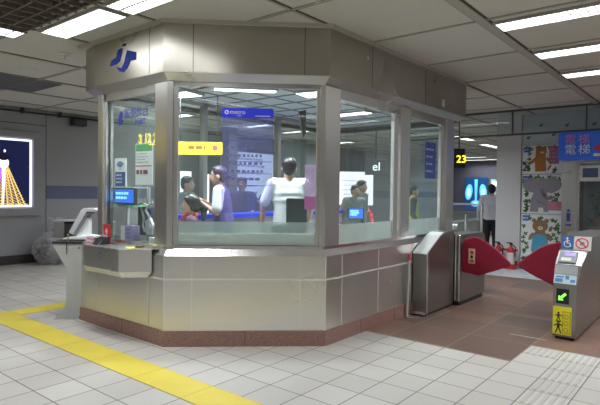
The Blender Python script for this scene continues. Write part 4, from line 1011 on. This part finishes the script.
# rear gates seen beyond
def rear_gate(x, y, label):
    r = thing('rear_gate', label, 'fare gate', (x, y, 0), group='rear gates')
    prf = [(y, .03), (y, .86)]+[(y+.14-.14*math.cos(PI/2*i/6), .86+.14*math.sin(PI/2*i/6)) for i in range(1, 7)]+[(y+1.1, 1.0), (y+1.1, .03)]
    MB().xprof(prf, x-.13, x+.13).build('cabinet', STEEL_D, r, bevel=.01)
    MB().box(x-.11, x+.11, y+.03, y+1.07, 0, .03).build('kick_base', DARK, r)
    return r
rear_gate(-1.3, 5.9, 'rear steel gate cabinet behind the glass barrier')

# ================================================================== BEYOND THE GATES
tm = thing('glass_transom', 'long glass transom in a dark frame hanging from the ceiling beyond the gates', 'glass transom', (0, 6.9, CZ))
FT = ypl(6.9); FRM = mat('transom_frame', (.10, .105, .10), .5)
mb = MB(); mb.fbox(FT, -3.2, 3.6, 2.70, 2.735, -.03, .03); mb.build('bottom_rail', FRM, tm)
MB().fbox(FT, -3.2, 3.6, 3.165, 3.198, -.03, .03).build('top_rail', FRM, tm)
for x in (-3.1, -1.79, -.49, .81, 2.11, 3.4):
    MB().fbox(FT, x-.012, x+.012, 2.735, 3.165, -.02, .02).build('transom_bar', FRM, tm)
XS = [-3.1, -1.79, -.49, .81, 2.11, 3.4]
for a, b in zip(XS, XS[1:]): MB().fbox(FT, a+.014, b-.014, 2.735, 3.165, -.004, .004).build('glass_panel', GLASS_T, tm)
for x in (-3.15, 3.5): MB().fbox(FT, x-.03, x+.03, 0, 2.70, -.03, .03).build('end_post', FRM, tm)

# animal posters
FPZ = ypl(7.655)
def leaves(F, u0, u1, z0, z1, n, seed, avoid, parent):
    rr = random.Random(seed); mb = MB(); c = 0
    while c < n:
        u, z = rr.uniform(u0+.04, u1-.04), rr.uniform(z0+.03, z1-.04)
        if avoid(u, z): c += .2; continue
        a = rr.uniform(0, PI)
        for q in (0, 1.1, 2.2): mb.disc(F, u+.022*math.cos(a+q*2), z+.022*math.sin(a+q*2), .030, .017, .014, .016, 8, a+q)
        c += 1
    return mb.build('leaf_print', GREEN, parent)
def poster(z0, z1, kind, label, seed):
    u0, u1 = -.505, .265; r = thing('animal_poster', label, 'poster', FPZ((u0+u1)/2, z0, 0), group='animal posters on the wall')
    MB().fbox(FPZ, u0, u1, z0+.008, z1-.008, 0, .014).build('sheet', mat('poster_sheet', (.92, .95, .96), .5, var=.02), r)
    zc = (z0+z1)/2; h = z1-z0; um = (u0+u1)/2
    leaves(FPZ, u0, u1, z0, z1, 46 if kind != 'dog' else 34, seed, lambda u, z: abs(u-um+.03) < .20 and z < z1-.1 or (u > u1-.27 and abs(z-zc) < .2 and kind == 'dog'), r)
    MB().fbox(FPZ, u0+.03, u0+.15, z1-.14, z1-.03, .014, .017).build('number_tag', mat('tag_blue', (.06, .20, .62), .5), r)
    label_lines(FPZ, u0+.04, u0+.15, z1-.13, z1-.04, 1, .017, WPAP, r, 'tag_mark', .35, seed)
    b = MB(); f = MB(); e = MB(); o = .014
    if kind == 'dog':
        um -= .02
        b.fprism(FPZ, [(um-.11, z0+.05), (um+.10, z0+.05), (um+.09, z0+.30), (um+.07, z1-.10), (um-.09, z1-.10), (um-.12, z0+.30)], o, o+.004)
        b.disc(FPZ, um, z1-.13, .105, .085, o, o+.005, 18)
        for s in (-1, 1): b.fprism(FPZ, [(um+s*.04, z1-.08), (um+s*.10, z1-.08), (um+s*.095, z1-.02)], o, o+.004); b.disc(FPZ, um+s*.15, z0+.27, .03, .08, o, o+.004, 12, s*.7)
        b.disc(FPZ, um+.16, z0+.13, .02, .07, o, o+.004, 12, -.5)
        b.build('animal', ORANGE, r)
        f.disc(FPZ, um+.02, z1-.15, .04, .028, o+.005, o+.007, 12); f.build('muzzle', CREAM, r)
        e.disc(FPZ, um-.03, z1-.10, .009, .009, o+.005, o+.008, 8); e.disc(FPZ, um+.05, z1-.10, .009, .009, o+.005, o+.008, 8); e.disc(FPZ, um+.03, z1-.14, .012, .009, o+.007, o+.009, 8)
        e.build('eyes', BLACK, r)
        MB().fbox(FPZ, um+.15, um+.34, z0+.20, z1-.03, .014, .017).build('text_block', mat('poster_pink', (.52, .18, .34), .5), r)
        label_lines(FPZ, um+.16, um+.33, z0+.22, z1-.05, 4, .017, mat('pink_text', (.66, .36, .50), .5), r, 'text_rows', .4, seed)
    elif kind == 'elephant':
        for s, w2 in ((-1, .20), (1, .21)): b.disc(FPZ, um+s*.17, z1-.22, w2, .15, o, o+.004, 22, s*.15)
        b.disc(FPZ, um, z1-.24, .15, .17, o, o+.006, 20)
        b.fprism(FPZ, [(um-.22, z0+.04), (um-.06, z0+.04), (um-.05, z0+.13), (um+.04, z0+.13), (um+.05, z0+.04), (um+.14, z0+.04), (um+.13, z0+.32), (um+.08, z1-.30), (um-.12, z1-.30), (um-.20, z0+.30)], o, o+.005)
        b.build('animal', ELE, r)
        f.fprism(FPZ, [(um-.04, z1-.30), (um+.03, z1-.30), (um+.08, z0+.30), (um+.17, z0+.28), (um+.20, z0+.34), (um+.17, z0+.38), (um+.10, z0+.34)], o+.006, o+.009)
        f.fprism(FPZ, [(um-.10, z0+.30), (um+.06, z0+.22), (um+.07, z0+.17), (um-.08, z0+.24)], o+.006, o+.009)
        f.build('trunk', mat('trunk_grey', (.28, .27, .32), .7), r)
        e.disc(FPZ, um-.05, z1-.20, .008, .008, o+.006, o+.009, 8); e.disc(FPZ, um+.04, z1-.20, .008, .008, o+.006, o+.009, 8); e.build('eyes', BLACK, r)
        MB().fbox(FPZ, um+.12, um+.38, z0+.08, z0+.26, .020, .023).build('text_block', mat('poster_rose', (.62, .20, .32), .5), r)
        label_lines(FPZ, um+.13, um+.37, z0+.10, z0+.24, 3, .023, mat('rose_text', (.74, .48, .55), .5), r, 'text_rows', .35, seed)
    else:
        um -= .01; hz_ = z1-.24
        b.disc(FPZ, um, hz_, .15, .13, o, o+.005, 22)
        for s in (-1, 1): b.disc(FPZ, um+s*.12, hz_+.11, .045, .045, o, o+.004, 14); b.disc(FPZ, um+s*.17, hz_-.22, .04, .09, o, o+.004, 12, s*.5)
        b.disc(FPZ, um+.20, hz_-.05, .035, .06, o, o+.004, 12, -.4)
        b.fprism(FPZ, [(um-.15, z0+.10), (um+.15, z0+.10), (um+.15, hz_-.25), (um+.09, hz_-.10), (um-.09, hz_-.10), (um-.15, hz_-.25)], o, o+.004)
        b.build('animal', BROWN, r)
        f.disc(FPZ, um+.005, hz_-.04, .05, .04, o+.005, o+.007, 14); f.build('muzzle', CREAM, r)
        e.disc(FPZ, um-.05, hz_+.02, .010, .010, o+.005, o+.008, 8); e.disc(FPZ, um+.05, hz_+.02, .010, .010, o+.005, o+.008, 8); e.disc(FPZ, um+.005, hz_-.03, .014, .010, o+.007, o+.009, 8); e.build('eyes', BLACK, r)
        MB().fprism(FPZ, [(um-.17, z0+.28), (um+.16, z0+.28), (um+.13, hz_-.20), (um-.02, hz_-.16), (um-.14, hz_-.21)], o+.004, o+.007).build('overalls', mat('overall_blue', (.10, .42, .62), .6), r)
poster(1.965, 2.555, 'dog', 'top animal poster with an orange cartoon dog and a pink text block', 31)
poster(1.15, 1.955, 'elephant', 'middle animal poster with a grey cartoon elephant', 32)
poster(.10, 1.14, 'bear', 'lowest animal poster with a brown cartoon bear in blue', 33)
ub = thing('upper_wall_poster', 'pale spotted poster strip seen through the glass transom', 'poster', FPZ(1, 2.6, 0))
MB().fbox(FPZ, -.505, 3.0, 2.60, 3.15, 0, .01).build('sheet', mat('poster_upper', (.60, .68, .70), .5), ub)
mb = MB(); rr = random.Random(44)
for i in range(14):
    u, z = -.4+i*.24, (2.95 if i % 2 else 2.72)+rr.uniform(-.04, .04); mb.disc(FPZ, u, z, .035, .028, .01, .012, 8); mb.disc(FPZ, u+.03, z+.02, .02, .02, .01, .012, 8)
mb.build('dark_spots', mat('spot_dark', (.12, .20, .16), .6), ub)

# elevator portal and sign
sg = thing('elevator_sign', 'blue hanging elevator sign with white and pink Chinese lettering', 'sign', (1, 6.9, 2.18))
FS = ypl(6.80)
MB().fbox(FS, .37, 1.62, 2.18, 2.69, -.06, 0).build('panel', mat('elevator_blue', (.03, .12, .55), .45, emit=.12, ecol=(.03, .12, .6)), sg, bevel=.004)
for ch, u in (('電', .475), ('梯', .70)):
    text('lettering', ch, FS, u, 2.30, .20, .001, WPAP, sg)
    text('pink_lettering', ch, FS, u, 2.49, .19, .001, mat('sign_pink', (.72, .25, .50), .5), sg)
MB().fbox(FS, .97, 1.25, 2.34, 2.44, 0, .003).build('red_panel', RED, sg)
MB().fbox(FS, .95, 1.25, 2.24, 2.29, 0, .003).build('white_strip', WPAP, sg)
ev = thing('elevator_portal', 'stainless steel elevator portal with glass beneath the blue sign', 'elevator', (1.1, 7.2, 0))
MB().box(.41, .66, 6.95, 7.6, 0, 2.18).build('side_column', STEEL, ev, bevel=.006)
MB().box(.66, 2.6, 7.0, 7.6, 2.12, 2.18).build('lintel', STEEL, ev)
MB().box(.66, 2.6, 7.05, 7.10, 1.80, 2.10).build('upper_panel', STEEL_L, ev)
for x in (.74, 1.02, 1.30): MB().box(x, x+.25, 7.03, 7.05, 1.87, 2.04).build('display_window', mat('dim_display', (.06, .10, .20), .3), ev, bevel=.005)
MB().box(.70, 2.5, 7.06, 7.075, .05, 1.80).build('glass_door', GLASS_T, ev)
MB().box(.66, .70, 7.0, 7.12, 0, 2.12).build('door_jamb', STEEL_P, ev)
MB().box(.70, 2.5, 7.5, 7.55, 0, 1.85).build('rear_panel', mat('shaft_grey', (.24, .27, .27), .4), ev)
fs_ = ypl(6.95)
mb = MB(); mb.disc(fs_, .535, 1.25, .028, .028, 0, .003, 12); mb.fprism(fs_, [(.50, 1.21), (.57, 1.21), (.565, 1.05), (.505, 1.05)], 0, .003); mb.fbox(fs_, .485, .585, .97, 1.0, 0, .003); mb.build('pictogram', BLUEP, ev)
pt = thing('potted_plant', 'dark leafy plant standing behind the elevator glass', 'plant', (.98, 7.28, 0))
MB().lathe((.98, 7.28, 0), [(.10, 0), (.13, .3), (.14, .32)]).build('pot', DARKG, pt)
MB().tube((.98, 7.28, .3), (.98, 7.28, 1.2), .015).build('stem', BROWN, pt)
mb = MB(); rr = random.Random(2)
for i in range(70):
    a = rr.uniform(0, 2*PI); r = .17*math.sqrt(rr.random()); e = Matrix.Rotation(rr.uniform(0, 3), 3, (rr.random()-.5, rr.random()-.5, rr.random()))
    mb.ball((.98+r*math.cos(a), 7.28+r*.9*math.sin(a), rr.uniform(1.05, 1.6)), (.06, .03, .008), 6, e)
mb.build('foliage', mat('dark_leaf', (.05, .12, .06), .5, var=.4), pt)
hr = thing('steel_handrail', 'short steel bollard rail with a bright cap behind the right gate', 'handrail', (.85, 6.2, 0))
MB().tube((.70, 6.2, .84), (.90, 6.2, .84), .10, .10, 24).build('cap', STEEL_P, hr)
for x in (.72, .86): MB().box(x, x+.025, 6.18, 6.22, 0, .80).build('leg', STEEL, hr)
MB().box(.745, .86, 6.19, 6.21, 0, .72).build('infill', DARK, hr)

# floor decal and extinguishers
dc = thing('floor_decal', 'white floor decal with blue print beyond the red flaps', 'floor decal', (0, 7, 0))
MB().plan([(-1.3, 6.25), (1.1, 6.35), (1.1, 7.5), (-1.45, 7.5)], 0, .003).build('sheet', mat('decal_white', (.66, .70, .74), .4), dc)
mb = MB(); rr = random.Random(9)
for i in range(40):
    x, y = rr.uniform(-1.15, .9), rr.uniform(6.42, 7.42); mb.box(x, x+rr.uniform(.05, .14), y, y+.04, .003, .0045)
mb.build('blue_print', mat('decal_blue', (.25, .42, .68), .5), dc)
def extinguisher(x, y, label):
    r = thing('fire_extinguisher', label, 'fire extinguisher', (x, y, 0), group='fire extinguishers by the white pillar')
    MB().lathe((x, y, .02), [(.06, 0), (.075, .02), (.075, .36), (.055, .41), (.03, .44), (.028, .47)]).build('cylinder', mat('extinguisher_red', (.60, .03, .035), .35), r, smooth=True)
    MB().lathe((x, y, .12), [(.0765, -.02), (.0765, .22)]).build('label_band', mat('label_white', (.78, .76, .74), .5), r)
    MB().box(x-.02, x+.03, y-.02, y+.02, .49, .53).box(x-.08, x+.02, y-.012, y+.012, .52, .545).build('valve', DARK, r)
    MB().path([(x+.03, y-.02, .51), (x+.10, y-.03, .45), (x+.095, y-.03, .25)], .012).build('hose', DARK, r)
extinguisher(-.88, 7.40, 'left one of the two red fire extinguishers by the white pillar')
extinguisher(-.63, 7.40, 'right one of the two red fire extinguishers by the white pillar')
es = thing('extinguisher_stand', 'red metal stand holding the two fire extinguishers', 'stand', (-.75, 7.5, 0))
mb = MB(); mb.box(-.99, -.52, 7.30, 7.50, 0, .018); mb.build('base', RED, es)
MB().box(-.99, -.52, 7.50, 7.515, .05, .16).build('back_plate', RED, es)
MB().box(-.99, -.52, 7.50, 7.515, .36, .40).build('back_rail', RED, es)
MB().box(-.99, -.52, 7.295, 7.31, .018, .09).build('front_lip', RED, es)

# far hall
hsn = thing('platform_sign', 'black hanging sign with glowing yellow digits right of the booth', 'sign', (-2.0, 7.9, 2.4))
FX = frame((-2.32, 7.66, 0), (.777, .63, 0), (.63, -.777, 0))
MB().fbox(FX, .14, .56, 2.14, 2.58, -.06, 0).build('panel', DARK, hsn)
text('digits', '23', FX, .36, 2.26, .24, .001, YLIT, hsn, bold=.003)
MB().fbox(FX, .42, .44, 2.58, 3.2, -.04, -.02).build('hanger', DARK, hsn)
fp = thing('blue_advert', 'large glowing blue advert with leaf shapes on the far dark wall', 'advert', (-6.9, 22, .8))
FQ = ypl(21.99); a0, a1, b0, b1 = -7.42, -6.26, .72, 2.34
MB().fbox(FQ, a0, a1, b0, b1, 0, .05).build('panel', CYAND, fp)
mb = MB(); am = (a0+a1)/2
for s in (-1, 1): mb.disc(FQ, am+s*.36, 1.62, .18, .40, .05, .055, 20, s*.12)
mb.disc(FQ, am, 1.05, .26, .16, .05, .055, 20); mb.fprism(FQ, [(am-.05, 1.2), (am+.05, 1.2), (am+.08, 2.25), (am-.08, 2.25)], .05, .055)
mb.build('leaf_shapes', CYANL, fp)
mb = MB()
for s in (-1, 1): mb.disc(FQ, am+s*.36, 1.60, .09, .22, .055, .06, 16)
mb.disc(FQ, am, 1.05, .13, .07, .055, .06, 16); mb.build('leaf_glow', mat('advert_pale', (.5, .8, .9), .4, emit=.9, ecol=(.45, .80, .95)), fp)
f2 = thing('pale_advert', 'pale green advert behind the man in the white shirt', 'advert', (-5.8, 22, 1))
MB().fbox(FQ, -6.12, -5.2, .9, 2.25, 0, .05).build('panel', mat('advert_green', (.3, .5, .45), .4, emit=.35, ecol=(.35, .65, .6)), f2)
MB().fbox(FQ, -6.05, -5.27, 1.9, 2.15, .05, .055).build('heading', WLIT, f2)
# low steel cabinets in the distance
MB().box(-6.0, -3.5, 15.9, 16.2, 0, .85).build('ticket_machines', STEEL_D, label='low dark steel barrier in the far hall below the blue advert', category='barrier')

# ================================================================== FLOOR MARKINGS
ym = MB(); x = -4.16
k = 0
while x < 4.0:
    ym.box(x+.002, x+.638, -1.278, -.962, 0, .003); x += .64
y = -.96
while y < 1.2: ym.box(-4.158, -3.842, y+.002, y+.638, 0, .003); y += .64
ym.build('yellow_line', YEL, label='yellow guide line painted across the floor, running to lower left', category='floor line')
tp = MB(); 
for r0 in range(9):
    y1 = 1.92-.32*r0
    for c0 in range(2 if r0 < 1 else 1):
        xx = 1.60-.32*c0
        for i in range(5): tp.box(xx+.035+i*.057, xx+.035+i*.057+.026, y1-.30, y1-.02, 0, .005)
tp.build('tactile_paving', mat('tactile_grey', (.49, .47, .43), .5), label='white ribbed tactile paving strip leading to the right gate', category='tactile paving')
wl_ = MB(); wl_.box(.97, 1.35, 2.22, 2.232, 0, .002); wl_.box(-.02, .30, 4.25, 4.262, 0, .002)
wl_.build('floor_inlay', mat('inlay', (.60, .55, .50), .5), label='thin pale inlay lines in the red floor in front of the gates', category='floor line')

# ================================================================== BEHIND THE CAMERA: lit adverts and the exit sign the glass mirrors
def lit_advert(F, u0, u1, z0, z1, mm, label, sub=None):
    r = thing('wall_advert', label, 'advert', F((u0+u1)/2, z0, 0), group='lit adverts behind the photographer')
    MB().fbox(F, u0-.04, u1+.04, z0-.04, z1+.04, 0, .03).build('frame', STEEL, r)
    MB().fbox(F, u0, u1, z0, z1, .03, .04).build('picture', mm, r)
xs = thing('exit_sign', 'hanging yellow exit number sign mirrored in the left window', 'sign', (-5.5, -3.0, 2.4))
FE = frame((-5.95, -3.03, 0), (1, 0, 0), (0, 1, 0))
MB().fbox(FE, 0, .95, 2.36, 2.62, -.06, 0).build('panel', DARK, xs)

YHOT = mat('exit_yellow', (.9, .8, .05), .4, emit=9, ecol=(1, .78, .02))
text('digits', '3 12 2', FE, .06, 2.43, .23, .001, YHOT, xs, bold=.010)
MB().fbox(FE, .40, .90, 2.375, 2.40, .0, .002).build('yellow_strip', YHOT, xs)
MB().fbox(FE, .45, .48, 2.62, 3.2, -.04, -.02).build('hanger', DARK, xs)
FBK = frame((0, HY0, 0), (1, 0, 0), (0, 1, 0))
lit_advert(FBK, 5.9, 6.9, .9, 2.6, ORLIT, 'orange lit advert on the wall behind the photographer')
lit_advert(FBK, 7.1, 7.4, .9, 2.6, mat('advert_violet', (.4, .3, .9), .4, emit=.6, ecol=(.32, .25, .95)), 'narrow violet lit advert on the wall behind the photographer')
